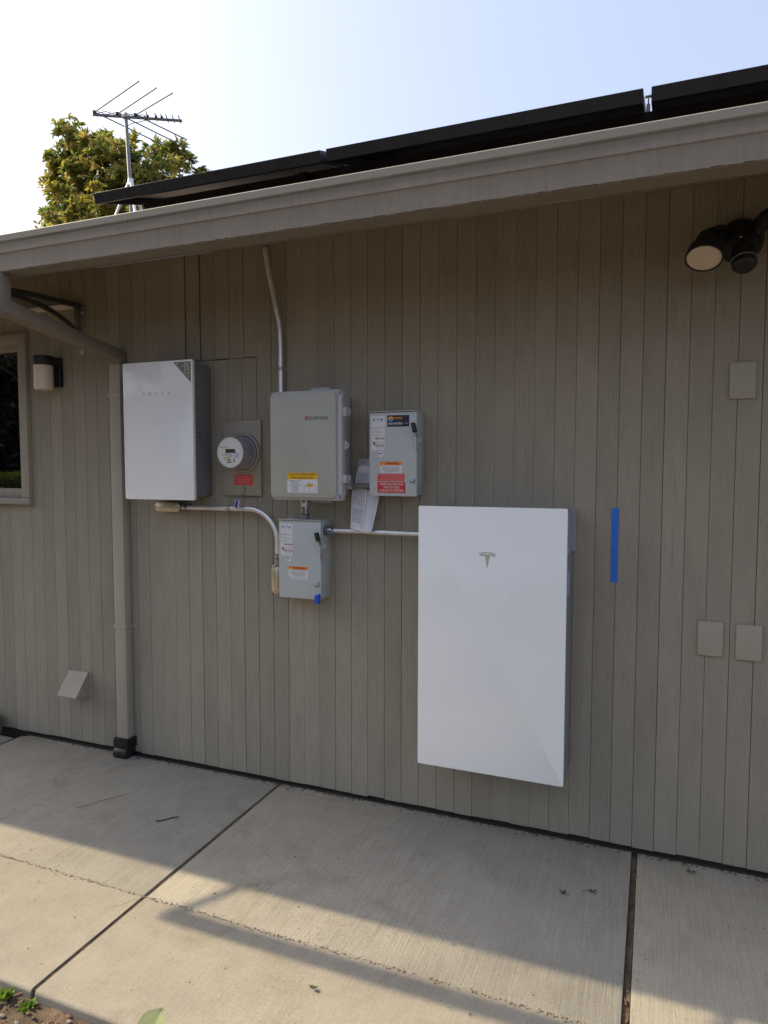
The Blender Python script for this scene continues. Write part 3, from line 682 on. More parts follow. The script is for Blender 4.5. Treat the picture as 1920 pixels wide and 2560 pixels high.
text('CAUTION - TWO POWER SOURCES', -1.897, -0.0174, 1.5268, 0.0062, M_PINKINK, lb, width=0.092)
bars(lb, [(-1.943, -1.851, 1.5195, 1.5203)], -0.0174, M_PINKINK)
for i, s_ in enumerate(('TURN OFF MAIN SERVICE DISCONNECT AND', 'THE SOLAR DISCONNECT BEFORE', 'WORKING ON THIS EQUIPMENT')): text(s_, -1.897, -0.0174, 1.5125-0.0083*i, 0.0044, M_PINKINK, lb, width=0.088-0.012*i)
mt_ = thing('electric_meter', (-1.888, -0.02, 1.56), 'round electric meter with white face in the painted panel', 'electric meter')
mb = MB(); mb.lathe([(0.0, 0.0), (0.081, 0.0), (0.081, 0.022), (0.077, 0.026), (0.072, 0.112), (0.0705, 0.1165), (0.0, 0.1165)], (-1.8895, -0.022, 1.644), (0, -1, 0), 44); can = mb.build('cover', M_METERCAN, mt_)
FY = -0.1395
mb = MB(); mb.lathe([(0.0, 0.0), (0.0675, 0.0), (0.0675, 0.0008), (0.0, 0.0008)], (-1.8895, FY+0.0005, 1.644), (0, -1, 0), 44); face = mb.build('face', M_METERFACE, mt_)
mb = MB(); mb.lathe([(0.0682, 0.0), (0.0722, 0.0), (0.0722, 0.004), (0.0682, 0.004), (0.0682, 0.0)], (-1.8895, FY+0.002, 1.644), (0, -1, 0), 44); mb.build('rim', M_METERFACE, mt_)
mb = MB(); mb.box(-1.916, -1.861, FY-0.0016, FY-0.0004, 1.642, 1.661, 0.0004); mb.build('display', M_LCD, face)
text('focus AXe', -1.921, FY-0.0011, 1.6695, 0.0075, M_INK, face, width=0.032); text('kWh', -1.851, FY-0.0011, 1.670, 0.004, M_GREYINK, face)
bars(face, [(-1.938, -1.874, 1.6345, 1.6365), (-1.935, -1.874, 1.6300, 1.6310), (-1.917, -1.876, 1.6230, 1.6245)], FY-0.0011, M_GREYINK)
for q_ in ((-1.907, -1.889, 1.616, 1.6185), (-1.907, -1.886, 1.606, 1.6105), (-1.909, -1.883, 1.5955, 1.6005), (-1.871, -1.866, 1.597, 1.617), (-1.945, -1.942, 1.667, 1.673)): bars(face, [q_], FY-0.0011, M_INK, 'print_bar')
bars(face, [(-1.923, -1.910, 1.6125, 1.6215)], FY-0.0011, M_YELLOW, 'yellow_mark')
mb = MB(); mb.cyl((-1.8545, FY-0.003, 1.631), (-1.8545, FY-0.0003, 1.631), 0.0125, seg=24, b=0.0006); mb.build('optical_port', M_CLEAR, face)
tg = thing('seal_tag', (-1.892, -0.04, 1.375), 'small blue and clear seal tag hanging by wire from the meter panel', 'tag')
mb = MB(); mb.tube([(-1.898, -0.026, 1.444), (-1.886, -0.034, 1.430), (-1.893, -0.082, 1.413)], 0.0008, 6); mb.tube([(-1.902, -0.026, 1.444), (-1.904, -0.04, 1.425), (-1.894, -0.083, 1.412)], 0.0008, 6); mb.build('wire', M_STRAP, tg)
rt = Matrix.Rotation(R(14), 3, 'Y')
mb = MB(); mb.box(-1.904, -1.879, -0.0865, -0.0825, 1.3775, 1.4165, 0.001, rot=rt); mb.build('clear_body', M_CLEAR, tg)
mb = MB(); mb.box(-1.898, -1.887, -0.0905, -0.0865, 1.376, 1.414, 0.001, rot=rt); mb.build('blue_insert', M_TAGNAVY, tg)

# ---------------------------------------------------------------- conduit helpers
def strap(parent, p, axis, r, side, mat=M_STRAP):
    """one-hole strap round a pipe at p; side = direction of the screw tab in the wall plane"""
    p = Vector(p); b = MB(); a = Vector(axis).normalized()*0.009
    b.cyl(p-a, p+a, r+0.0018, seg=20)
    s_ = Vector(side).normalized(); c = p+s_*(r+0.014); y1 = -0.001; w = 0.009
    lo = p+s_*(r-0.001); hi = p+s_*(r+0.030)
    ax = Vector(axis).normalized()*w
    pts = [lo-ax, hi-ax, hi+ax, lo+ax]; t = bmesh.new()
    A = [t.verts.new((q.x, y1, q.z)) for q in pts]; B = [t.verts.new((q.x, y1-0.004, q.z)) for q in pts]
    t.faces.new(A); t.faces.new(B)
    for i in range(4): t.faces.new((A[i], A[(i+1) % 4], B[(i+1) % 4], B[i]))
    bmesh.ops.recalc_face_normals(t, faces=t.faces); b._join(t)
    # upright side of the strap down to the wall
    b.box(min(lo.x, (lo-s_*0.003).x)-0.0015-abs(ax.x), max(lo.x, (lo-s_*0.003).x)+0.0015+abs(ax.x), p.y, y1, min(lo.z, lo.z)-0.0015-abs(ax.z), lo.z+0.0015+abs(ax.z))
    st_ = b.build('strap', mat, parent)
    k = p+s_*(r+0.020); b = MB(); b.lathe([(0.0, 0.0), (0.0065, 0.0), (0.0065, 0.003), (0.004, 0.005), (0.0, 0.005)], (k.x, y1-0.004, k.z), (0, -1, 0), 10); b.build('screw', M_ZINC, st_)
def coupling(parent, p0, p1, r, name='coupling'):
    p0 = Vector(p0); p1 = Vector(p1); d = p1-p0; L = d.length; b = MB()
    b.lathe([(0, 0), (r*1.30, 0), (r*1.34, L*0.04), (r*1.34, L*0.20), (r*1.12, L*0.24), (r*1.12, L*0.52), (r*1.30, L*0.55), (r*1.32, L*0.62), (r*1.32, L*0.92), (r*1.1, L), (0, L)], p0, d, 24)
    o = b.build(name, M_ZINC, parent)
    b = MB(); b.lathe([(r*1.1, 0), (r*1.37, 0), (r*1.37, L*0.07), (r*1.1, L*0.07), (r*1.1, 0)], p0+d*0.53, d, 24); b.build('gland_ring', M_BLACK, o)
    return o
def conduit_body(parent, c, half_len, w, axis):
    """pull fitting with an oval cover plate; axis 'X' or 'Z'"""
    x, y, z = c; r = w/2
    def rr(l, q): return rrect(x-l, x+l, z-q, z+q, q-0.0005, 8) if axis == 'X' else rrect(x-q, x+q, z-l, z+l, q-0.0005, 8)
    b = MB(); b.prism(rr(half_len-0.004, r-0.004), y+0.004, -0.008, 'Y', b=0.002); bo = b.build('fitting_body', M_CAST, parent)
    b = MB(); b.prism(rr(half_len, r), y, y+0.004, 'Y', b=0.0012); co = b.build('cover_plate', M_BRASSY, parent)
    b = MB(); b.prism(rr(half_len-0.017, r-0.007), y-0.004, y+0.0002, 'Y', b=0.0034); b.build('raised_panel', M_BRASSY, co)
    b = MB()
    for s_ in (-1, 1):
        k = (x+s_*(half_len-0.009), z) if axis == 'X' else (x, z+s_*(half_len-0.009))
        b.lathe([(0.0, 0), (0.004, 0), (0.0036, 0.0018), (0, 0.0018)], (k[0], y-0.0002, k[1]), (0, -1, 0), 10)
    b.build('cover_screws', M_ZINC, co)

# conduit from the gateway to the lower switch
c1_ = thing('gateway_conduit', (-2.03, -0.05, 1.36), 'galvanised conduit bending down from the white cabinet to the lower grey switch box', 'conduit')
yC = -0.052; rC = 0.0145
pts = [(-2.215, yC, 1.372), (-1.87, yC, 1.3715)]; cx_, cz_, rb = -1.845, 1.3715-0.162, 0.162
for k in range(0, 15):
    t = R(90-90*k/14); pts.append((cx_+rb*math.cos(t), yC, cz_+rb*math.sin(t)))
pts += [(-1.683, yC, 1.16), (-1.683, yC, 1.14)]
mb = MB(); mb.tube(pts, rC, 18); mb.build('pipe', M_GALV, c1_)
coupling(c1_, (-2.237, yC, 1.372), (-2.190, yC, 1.372), rC)
coupling(c1_, (-1.684, yC, 1.108), (-1.684, yC, 1.158), rC)
conduit_body(c1_, (-2.320, -0.074, 1.371), 0.079, 0.046, 'X')
conduit_body(c1_, (-1.692, -0.064, 1.036), 0.0705, 0.046, 'Z')
mb = MB(); mb.cyl((-2.245, yC, 1.372), (-2.228, yC, 1.372), 0.017, seg=18); mb.cyl((-1.684, yC, 1.096), (-1.684, yC, 1.112), 0.017, seg=18); mb.build('threaded_hub', M_CAST, c1_)
strap(c1_, (-1.957, yC, 1.3717), (1, 0, 0), rC, (0.25, 0, 1))

# conduit from the roof down to the combiner
c2_ = thing('roof_conduit', (-1.69, -0.04, 1.91), 'galvanised conduit with a kink coming down from the eave to the combiner box', 'conduit')
r2 = 0.0125
base = [(-1.728, -0.075, 2.64), (-1.7265, -0.072, 2.58), (-1.719, -0.058, 2.50), (-1.705, -0.045, 2.41), (-1.691, -0.036, 2.32), (-1.680, -0.032, 2.27), (-1.674, -0.031, 2.22), (-1.6725, -0.031, 2.04), (-1.673, -0.031, 1.93)]
fine = []
for a, b in zip(base, base[1:]):
    for k in range(3): fine.append(tuple(Vector(a).lerp(Vector(b), k/3)))
fine.append(base[-1]); sm = [Vector(p) for p in fine]
for it in range(2): sm = [sm[0]]+[(sm[i-1]+sm[i]*2+sm[i+1])/4 for i in range(1, len(sm)-1)]+[sm[-1]]
mb = MB(); mb.tube([p+Vector((0.04, 0, 0)) if False else p for p in sm], r2, 18); mb.build('pipe', M_GALV, c2_)
strap(c2_, (-1.6725, -0.031, 2.042), (0, 0, 1), r2, (1, 0, 0))
mb = MB(); mb.cyl((-1.728, -0.074, 2.60), (-1.728, -0.078, 2.66), 0.0165, seg=18); mb.build('upper_coupling', M_CAST, c2_)

# ---------------------------------------------------------------- combiner box
cb = thing('combiner_box', (-1.46, -0.01, 1.425), 'grey combiner box with sage green front cover and yellow topped label', 'electrical box')
mb = MB(); mb.prism(rrect(-1.600, -1.318, 1.442, 1.906, 0.016), -0.142, -0.006, 'Y', b=0.006); mb.build('back_box', M_COMBLID, cb)
for z0, z1 in ((1.906, 1.948), (1.404, 1.442)):
    mb = MB(); mb.prism(rrect(-1.527, -1.424, z0-0.01, z1, 0.008) if z0 > 1.6 else rrect(-1.518, -1.415, z0, z1+0.01, 0.008), -0.010, -0.003, 'Y', b=0.001)
    zc = z1-0.014 if z0 > 1.6 else z0+0.014
    for xx in (-1.50, -1.445): mb.cyl((xx, -0.013, zc), (xx, -0.009, zc), 0.005, seg=10)
    mb.build('mounting_flange', M_COMBLID, cb)
LY = -0.188
mb = MB(); mb.prism(rrect(-1.6365, -1.2835, 1.4255, 1.9145, 0.010), LY+0.008, -0.142, 'Y', b=0.003); lid = mb.build('lid', M_COMBLID, cb)
mb = MB(); mb.prism(rrect(-1.6355, -1.305, 1.437, 1.9065, 0.022), LY-0.006, LY+0.0085, 'Y', b=0.003); fp = mb.build('front_cover', M_COMB, cb)
mb = MB(); mb.prism(rrect(-1.6375, -1.3025, 1.4345, 1.9085, 0.024), LY+0.002, LY+0.006, 'Y', b=0.001); mb.build('cover_edge', M_COMBLID, cb)
mb = MB()
for xx, zz in ((-1.629, 1.9085), (-1.2925, 1.9055), (-1.6285, 1.4315), (-1.2925, 1.434)): mb.cyl((xx, LY+0.002, zz), (xx, LY+0.009, zz), 0.0045, seg=10)
mb.build('corner_screws', M_STRAP, cb)
mb = MB()
for xx, zz, sx, sz in ((-1.2995, 1.8985, 1, 1), (-1.2995, 1.445, 1, -1)):
    mb.prism([(xx, zz+sz*0.012), (xx+0.013, zz+sz*0.012), (xx+0.013, zz-sz*0.004), (xx+0.004, zz-sz*0.012)], LY+0.0065, LY+0.0079, 'Y')
mb.build('corner_recess', M_COMBDARK, lid)
for z0, z1 in ((1.797, 1.838), (1.503, 1.541)):
    mb = MB(); mb.box(-1.3045, -1.268, -0.170, -0.128, z0, z1, 0.003); mb.box(-1.290, -1.266, -0.130, -0.118, z0+0.008, z1-0.004, 0.002); mb.build('latch', M_COMBLID, cb)
mb = MB(); mb.prism([(-1.284, 1.695), (-1.262, 1.676), (-1.262, 1.665), (-1.284, 1.645)], -0.152, -0.146, 'Y', b=0.0015); mb.build('padlock_tab', M_COMBLID, cb)
mb = MB(); mb.cyl((-1.270, -0.1535, 1.670), (-1.270, -0.1525, 1.670), 0.0035, seg=10); mb.build('padlock_hole', M_BLACK, cb)
FYc = LY-0.006
mb = MB()
lx, lz, lr = -1.449, 1.791, 0.0105
def arc(b, cx, cz, r0, r1, a0, a1, y, n=10):
    for k in range(n):
        t0 = R(a0+(a1-a0)*k/n); t1 = R(a0+(a1-a0)*(k+1)/n)
        b.quad([(cx+r0*math.cos(t0), y, cz+r0*math.sin(t0)), (cx+r1*math.cos(t0), y, cz+r1*math.sin(t0)), (cx+r1*math.cos(t1), y, cz+r1*math.sin(t1)), (cx+r0*math.cos(t1), y, cz+r0*math.sin(t1))])
arc(mb, lx, lz, lr*0.78, lr, 15, 165, FYc-.0006); arc(mb, lx, lz, lr*0.78, lr, 195, 345, FYc-.0006)
arc(mb, lx, lz, lr*0.38, lr*0.58, 20, 160, FYc-.0006); arc(mb, lx, lz, lr*0.38, lr*0.58, 200, 340, FYc-.0006)
mb.quad([(lx-lr, FYc-.0006, lz-.0011), (lx+lr, FYc-.0006, lz-.0011), (lx+lr, FYc-.0006, lz+.0011), (lx-lr, FYc-.0006, lz+.0011)])
mb.build('round_emblem', M_REDINK, fp, smooth=0)
text('ENPHASE', -1.388, FYc-.0006, 1.7905, 0.0155, M_INK, fp, width=0.093)
lb = label_rect(fp, -1.5485, -1.396, 1.459, 1.549, FYc-0.0001, M_LABEL, 'shutdown_label', 0.003)
b = MB(); b.prism([(-1.5485, 1.519), (-1.396, 1.519), (-1.396, 1.546), (-1.399, 1.549), (-1.5455, 1.549), (-1.5485, 1.546)], FYc-0.0010, FYc-0.0008, 'Y'); b.build('yellow_band', M_YELLOW, lb)
text('SOLAR PV SYSTEM EQUIPPED', -1.4722, FYc-.0014, 1.5405, 0.0098, M_INK, lb, width=0.139, bold=0.01); text('WITH RAPID SHUTDOWN', -1.4722, FYc-.0014, 1.5265, 0.0098, M_INK, lb, width=0.113, bold=0.01)
for i, (s_, w) in enumerate((('TURN RAPID SHUTDOWN', 0.064), ('SWITCH TO THE', 0.040), ('"OFF" POSITION TO', 0.047), ('SHUT DOWN PV SYSTEM', 0.064), ('AND REDUCE', 0.034), ('SHOCK HAZARD', 0.041), ('IN THE ARRAY', 0.035))):
    text(s_, -1.5105, FYc-.0012, 1.5125-0.0077*i, 0.0048, M_INK, lb, width=w)
lines = [(-1.4728, -1.4720, 1.461, 1.518)]
hx0, hx1, hz0, hz1, hz2 = -1.466, -1.4025, 1.4645, 1.486, 1.513
lines += [(hx0+.003, hx1-.003, hz0, hz0+.001), (hx0, hx1, hz1, hz1+.001), (hx0+.003, hx0+.004, hz0, hz1), (hx1-.004, hx1-.003, hz0, hz1), (-1.438, -1.437, 1.467, 1.481), (-1.431, -1.430, 1.467, 1.481), (-1.438, -1.430, 1.481, 1.482)]
bars(lb, lines, FYc-.0012, M_GREYINK, 'house_drawing')
b = MB(); hm = (hx0+hx1)/2
for sgn in (-1, 1):
    xe = hm+sgn*(hx1-hx0)/2
    b.quad([(hm, FYc-.0012, hz2), (hm, FYc-.0012, hz2-.0013), (xe-sgn*.001, FYc-.0012, hz1), (xe, FYc-.0012, hz1+.0006)])
b.build('roof_drawing', M_GREYINK, lb, smooth=0)
bars(lb, [(-1.4495, -1.4195, 1.4868, 1.4985)], FYc-.0013, M_YELLOW, 'panel_drawing'); bars(lb, [(-1.447, -1.422, 1.4945, 1.4965), (-1.442, -1.427, 1.489, 1.4905)], FYc-.0017, M_INK)

# ---------------------------------------------------------------- disconnect switches
def disconnect(name, x0, x1, z0, z1, yf, label):
    t = thing(name, ((x0+x1)/2, -0.01, z0), label, 'disconnect switch', 'grey disconnect switches')
    b = MB(); b.box(x0+0.004, x1-0.006, yf+0.012, -0.001, z0+0.003, z1-0.004, 0.003); b.build('box', M_ENCLSIDE, t)
    b = MB(); b.box(x0, x1, yf, yf+0.014, z0, z1, 0.003, 3); door = b.build('door', M_ENCL, t)
    b = MB(); b.box(x0-0.002, x1-0.001, yf-0.010, yf+0.016, z1+0.0015, z1+0.0045, 0.001); b.box(x0+0.004, x1-0.006, yf+0.016, -0.001, z1-0.0035, z1+0.0025, 0.001); b.build('drip_hood', M_ENCL, t)
    # side plate with the operating handle
    b = MB(); zc = z1-0.128
    prof = [(yf-0.012, zc+0.042), (yf-0.014, zc+0.01), (yf-0.012, zc-0.022), (yf-0.004, zc-0.055), (yf+0.006, zc-0.060), (yf+0.040, zc-0.018), (yf+0.052, zc+0.012), (yf+0.044, zc+0.040), (yf+0.02, zc+0.055)]
    b.prism(prof, x1-0.0055, x1+0.0015, 'X', b=0.0015)
    b.lathe([(0, 0), (0.013, 0), (0.011, 0.005), (0.006, 0.008), (0, 0.009)], (x1+0.0012, yf+0.034, zc+0.008), (1, 0, 0), 18)
    b.build('handle_plate', M_ENCL, t)
    b = MB(); b.box(x1+0.0012, x1+0.0024, yf-0.003, yf+0.001, zc-0.046, zc-0.030); b.build('padlock_slot', M_BLACK, t)
    b = MB(); b.box(x1-0.0050, x1+0.0005, yf-0.020, yf-0.002, zc+0.018, zc+0.056, 0.001, rot=Matrix.Rotation(R(-14), 3, 'Y')); b.build('handle_arm', M_ZINC, t)
    b = MB(); b.box(x1-0.0125, x1+0.0045, yf-0.038, yf-0.014, zc+0.036, zc+0.079, 0.005, 3, rot=Matrix.Rotation(R(-16), 3, 'Y')); b.build('handle_grip', M_BLACK, t)
    b = MB(); zl = z0+0.066; b.cyl((x1-0.017, yf-0.010, zl), (x1-0.017, yf, zl), 0.0055, seg=12, b=0.001); b.box(x1-0.033, x1-0.017, yf-0.006, yf-0.003, zl-0.002, zl+0.002, 0.001); b.box(x1-0.013, x1-0.008, yf-0.005, yf+0.001, zl-0.010, zl+0.020, 0.001); b.build('door_latch', M_ZINC, t)
    b = MB(); b.lathe([(0.021, 0), (0.0225, 0), (0.0225, 0.0012), (0.021, 0.0012), (0.021, 0)], (x1-0.0062, yf+0.062, z0+0.038), (1, 0, 0), 28); b.build('knockout', M_CAST, t)
    b = MB()
    for dx in (0.055, 0.125, 0.165): b.cyl((x0+dx, yf+0.05, z1+0.002), (x0+dx, yf+0.05, z1+0.009), 0.005, seg=8)
    b.build('hood_bolts', M_ZINC, t)
    W, H = x1-x0, z1-z0
    U = lambda u: x0+u*W
    V = lambda v: z1-v*H
    y = yf-0.0001; ya = yf-0.0011
    lb = label_rect(door, U(.045), U(.333), V(.450), V(.045), y, M_LABEL, 'maker_label', 0.001)
    # maker lettering: E, two-part A, T, dot, N
    xs_ = U(.084); hw = .0110; lh = V(.070)-V(.105); zc = (V(.070)+V(.105))/2
    q = W*.030
    text('E', xs_+q*0.6, ya, zc, lh, M_BLUEINK, lb, width=q*1.15, bold=0.03)
    b = MB(); xa = xs_+q*2.0
    b.quad([(xa-q*.22, ya, zc-lh/2), (xa+q*.05, ya, zc-lh/2), (xa+q*.12, ya, zc-lh/6), (xa-q*.1, ya, zc-lh/6)]); b.quad([(xa+q*.1, ya, zc+lh*.05), (xa+q*.35, ya, zc+lh*.05), (xa+q*.45, ya, zc+lh*.32), (xa+q*.2, ya, zc+lh*.32)])
    b.quad([(xa+q*.38, ya, zc-lh/2), (xa+q*.66, ya, zc-lh/2), (xa+q*.6, ya, zc-lh/6), (xa+q*.4, ya, zc-lh/6)])
    arc(b, xs_+q*4.95, zc, 0.0, lh*.15, 0, 360, ya, 10); b.build('lettering', M_BLUEINK, lb, smooth=0)
    text('T', xs_+q*3.75, ya, zc, lh, M_BLUEINK, lb, width=q*1.2, bold=0.03); text('N', xs_+q*6.15, ya, zc, lh, M_BLUEINK, lb, width=q*1.3, bold=0.03)
    rows = []
    for v, u1 in ((.172, .21), (.181, .29), (.190, .31), (.206, .18), (.221, .19), (.229, .29), (.236, .305), (.259, .22), (.267, .24), (.277, .28), (.293, .12), (.432, .10), (.350, .315)):
        rows.append((U(.056), U(u1), V(v)-.0004, V(v)+.0005))
    for v in (.316, .324, .364, .372, .398, .406, .415, .424): rows.append((U(.135), U(.318), V(v)-.0004, V(v)+.0004))
    bars(lb, rows, ya, M_GREYINK, 'fine_print')
    bars(lb, [(U(.13), U(.328), V(.313), V(.301)), (U(.13), U(.328), V(.397), V(.385))], ya, M_REDINK, 'danger_bands')
    bars(lb, [(U(.195), U(.295), V(.309), V(.305)), (U(.195), U(.295), V(.393), V(.389))], ya-.0004, M_WHITEINK, 'danger_print')
    b = MB(); kx, kz = U(.106), V(.368); b.quad([(kx-.0035, ya, kz-.009), (kx+.003, ya, kz-.008), (kx+.0045, ya, kz+.006), (kx, ya, kz+.009)]); b.quad([(kx-.008, ya, kz-.002), (kx-.0065, ya, kz-.003), (kx-.003, ya, kz+.005), (kx-.0065, ya, kz+.009)]); b.build('hazard_figure', M_INK, lb, smooth=0)
    # flag roundel
    b = MB(); fx, fz = (U(.246), V(.497)); b.lathe([(0, 0), (.0132, 0), (.0132, .0006), (0, .0006)], (fx, y, fz), (0, -1, 0), 28); ro = b.build('flag_sticker', M_LABEL, door)
    bars(ro, [(fx-.0095+(.009 if k > 2 else 0), fx+.0095, fz+.006-.0023*k-.0011, fz+.006-.0023*k) for k in range(6)], ya, M_PINKINK, 'stripes'); bars(ro, [(fx-.0095, fx-.0005, fz-.0005, fz+.006)], ya-.0003, M_BLUEINK, 'canton')
    # warning label
    rw = 0.0
    lw = label_rect(door, U(.236), U(.692), V(.721), V(.589), y, M_LABEL, 'warning_label', 0.0012)
    b = MB(); b.prism([(U(.236), V(.629)), (U(.692), V(.629)), (U(.692), V(.589)), (U(.236), V(.589))], ya, ya+.0003, 'Y'); b.build('orange_band', M_ORANGE, lw)
    text('WARNING', U(.490), ya-.0004, V(.609), .0100, M_INK, lw, width=W*.285, bold=0.01)
    b = MB(); b.quad([(U(.285), ya-.0004, V(.624)), (U(.338), ya-.0004, V(.624)), (U(.312), ya-.0004, V(.596))]); b.build('warning_triangle', M_YELLOW, lw, smooth=0)
    text('ELECTRIC SHOCK HAZARD', U(.464), ya, V(.6405), .0050, M_GREYINK, lw, width=W*.34)
    for i, (s_, w) in enumerate((('TERMINALS ON THE LINE AND', .36), ('LOAD SIDES MAY BE ENERGIZED', .39), ('IN THE OPEN POSITION', .29))): text(s_, U(.464), ya, V(.667+.0195*i), .0048, M_INK, lw, width=W*w)
    bars(lw, [(U(.24), U(.688), V(.6545)-.0003, V(.6545)+.0003)], ya, M_GREYINK)
    return t, door, U, V, y, ya
sw1, door1, U, V, y, ya = disconnect('disconnect_switch', -1.178, -0.957, 1.447, 1.813, -0.118, 'upper grey disconnect switch box carrying two red labels and a navy sticker')
nv = label_rect(door1, U(.384), U(.844), V(.174), V(.038), y, M_NAVY, 'installer_sticker', 0.001)
b = MB(); gx, gz, gr = U(.459), V(.084), .0125
arc(b, gx, gz, gr*.25, gr, 5, 185, ya, 14); b.build('sun_emblem', M_ORINK, nv, smooth=0)
b = MB(); arc(b, gx, gz, gr*.25, gr, 185, 365, ya, 14); b.build('water_emblem', M_SKYINK, nv, smooth=0)
b = MB(); arc(b, gx+.001, gz+.001, 0, gr*.45, 0, 360, ya-.0003, 12); b.build('leaf_emblem', M_GREENINK, nv, smooth=0)
text('POWER', U(.613), ya, V(.073), .0085, M_ORINK, nv, width=.041, bold=.02); bars(nv, [(U(.525), U(.70), V(.0985), V(.0965))], ya, M_GREYINK)
text('SOLAR AND BATTERIES', U(.553), ya, V(.1365), .0082, M_WHITEINK, nv, width=.066, bold=.02); bars(nv, [(U(.40), U(.70), V(.1565), V(.1545))], ya, M_GREYINK)
bars(nv, [(U(.742), U(.818), V(.136), V(.1325))], ya, M_WHITEINK)
ra = label_rect(door1, U(.178), U(.750), V(.820), V(.733), y, M_RED2, 'disconnect_label', .001)
for i, (s_, w, c) in enumerate((('PHOTOVOLTAIC SYSTEM AC DISCONNECT', .53, .464), ('RATED AC OUTPUT CURRENT 32.00 AMPS', .47, .494), ('NOMINAL OPERATING AC VOLTAGE 240 VOLTS', .53, .464))): text(s_, U(c), ya, V(.751+.0262*i), .0062, M_PINKINK, ra, width=.221*w)
rb_ = label_rect(door1, U(.178), U(.770), V(.961), V(.831), y, M_RED, 'rapid_shutdown_label', .001)
for i, (s_, w) in enumerate((('RAPID SHUTDOWN', .49), ('SWITCH FOR', .335), ('SOLAR PV SYSTEM', .50))): text(s_, U(.474), ya, V(.857+.038*i), .0105, M_WHITEINK, rb_, width=.221*w)
sw2, door2, U, V, y, ya = disconnect('disconnect_switch', -1.638, -1.418, 0.9625, 1.3275, -0.122, 'lower grey disconnect switch box with blue tag hanging at its bottom corner')
l2 = label_rect(door2, U(.280), U(.690), V(.757), V(.726), y, M_LABEL, 'battery_label', .001)
text('BATTERY AC DISCONNECT', U(.485), ya, V(.7415), .0050, M_GREYINK, l2, width=.22*.36)
bt = MB(); bt.box(-1.4355, -1.4145, -0.1560, -0.1300, 0.951, 0.990, 0.004, 3); bt.box(-1.428, -1.422, -0.1305, -0.1215, 0.966, 0.992, 0.001)
bt = bt.build('blue_lock_tag', M_TAGBLUE); tag(bt, 'bright blue plastic tag on bottom right corner of lower switch box', 'tag')
# nipple between combiner and lower switch
np_ = thing('conduit_nipple', (-1.522, -0.08, 1.33), 'short shiny vertical conduit fitting between combiner box and lower switch', 'conduit fitting')
mb = MB(); mb.cyl((-1.522, -0.08, 1.330), (-1.522, -0.08, 1.428), 0.0165, seg=24); mb.build('pipe', M_GALV, np_)
mb = MB(); mb.lathe([(0.0165, 0), (0.0198, 0), (0.0198, 0.022), (0.0165, 0.024)], (-1.522, -0.08, 1.3305), (0, 0, 1), 28); mb.build('hub', M_CAST, np_)
mb = MB(); mb.lathe([(0.0165, 0), (0.0198, 0), (0.0198, 0.0035), (0.0165, 0.0035)], (-1.522, -0.08, 1.355), (0, 0, 1), 28); mb.build('gland_ring', M_BLACK, np_)
mb = MB(); mb.lathe([(0.0165, 0), (0.0192, 0.001), (0.0192, 0.008), (0.0175, 0.010), (0.0175, 0.018), (0.0198, 0.020), (0.0198, 0.028), (0.0165, 0.030)], (-1.522, -0.08, 1.360), (0, 0, 1), 28); mb.build('compression_nut', M_ZINC, np_)
mb = MB(); mb.lathe([(0.0165, 0), (0.0205, 0.001), (0.0205, 0.012), (0.0165, 0.014)], (-1.522, -0.08, 1.408), (0, 0, 1), 28); mb.build('lock_nut', M_ZINC, np_)
# conduit from lower switch to the big battery
c3_ = thing('battery_conduit', (-1.18, -0.06, 1.28), 'horizontal galvanised conduit running from lower switch box to the large battery', 'conduit')
mb = MB(); mb.tube([(-1.40+0.05*k, -0.062, 1.2805+0.0012*math.sin(k*0.6)) for k in range(11)], 0.0122, 18); mb.build('pipe', M_GALV, c3_)
mb = MB(); mb.lathe([(0.0, 0), (0.0235, 0), (0.0235, 0.0035), (0, 0.0035)], (-1.4238, -0.062, 1.280), (1, 0, 0), 28); mb.build('gland_ring', M_BLACK, c3_)
mb = MB(); mb.lathe([(0, 0), (0.0215, 0), (0.0215, 0.012), (0.0185, 0.0125), (0.0185, 0.016), (0.0225, 0.0165), (0.0225, 0.034), (0.0185, 0.037), (0.0125, 0.042)], (-1.4205, -0.062, 1.280), (1, 0, 0), 28); mb.build('compression_nut', M_ZINC, c3_)
# pvc stub between combiner and upper switch
pv = thing('plastic_conduit', (-1.24, -0.06, 1.48), 'short dark grey plastic conduit between combiner box and upper switch', 'conduit')
mb = MB(); mb.cyl((-1.318, -0.062, 1.4905), (-1.17, -0.062, 1.4905), 0.0122, seg=20); mb.build('pipe', M_PVC, pv)
mb = MB(); mb.lathe([(0.012, 0), (0.0168, 0), (0.0168, 0.030), (0.012, 0.031)], (-1.318, -0.062, 1.4905), (1, 0, 0), 24); mb.build('coupling', M_COMBLID, pv)

# ---------------------------------------------------------------- papers tucked behind the plastic conduit
doc = thing('document_packet', (-1.23, -0.05, 1.29), 'folded white instruction papers in a clear sleeve tucked behind the plastic conduit', 'papers')
def sheet(pts_fn, nu, nv_, name, mat, th=0.0015):
    b = MB(); g_ = [[b.bm.verts.new(pts_fn(i/nu, j/nv_)) for i in range(nu+1)] for j in range(nv_+1)]
    for j in range(nv_):
        for i in range(nu): b.bm.faces.new((g_[j][i], g_[j][i+1], g_[j+1][i+1], g_[j+1][i]))
    r_ = bmesh.ops.extrude_face_region(b.bm, geom=list(b.bm.faces)); bmesh.ops.translate(b.bm, vec=(0, th, 0), verts=[v for v in r_['geom'] if isinstance(v, bmesh.types.BMVert)])
    bmesh.ops.recalc_face_normals(b.bm, faces=b.bm.faces)
    return b.build(name, mat, doc, smooth=30)
def bil(tl, tr, br_, bl, u, v):
    return (Vector(tl)*(1-u)+Vector(tr)*u)*(1-v)+(Vector(bl)*(1-u)+Vector(br_)*u)*v
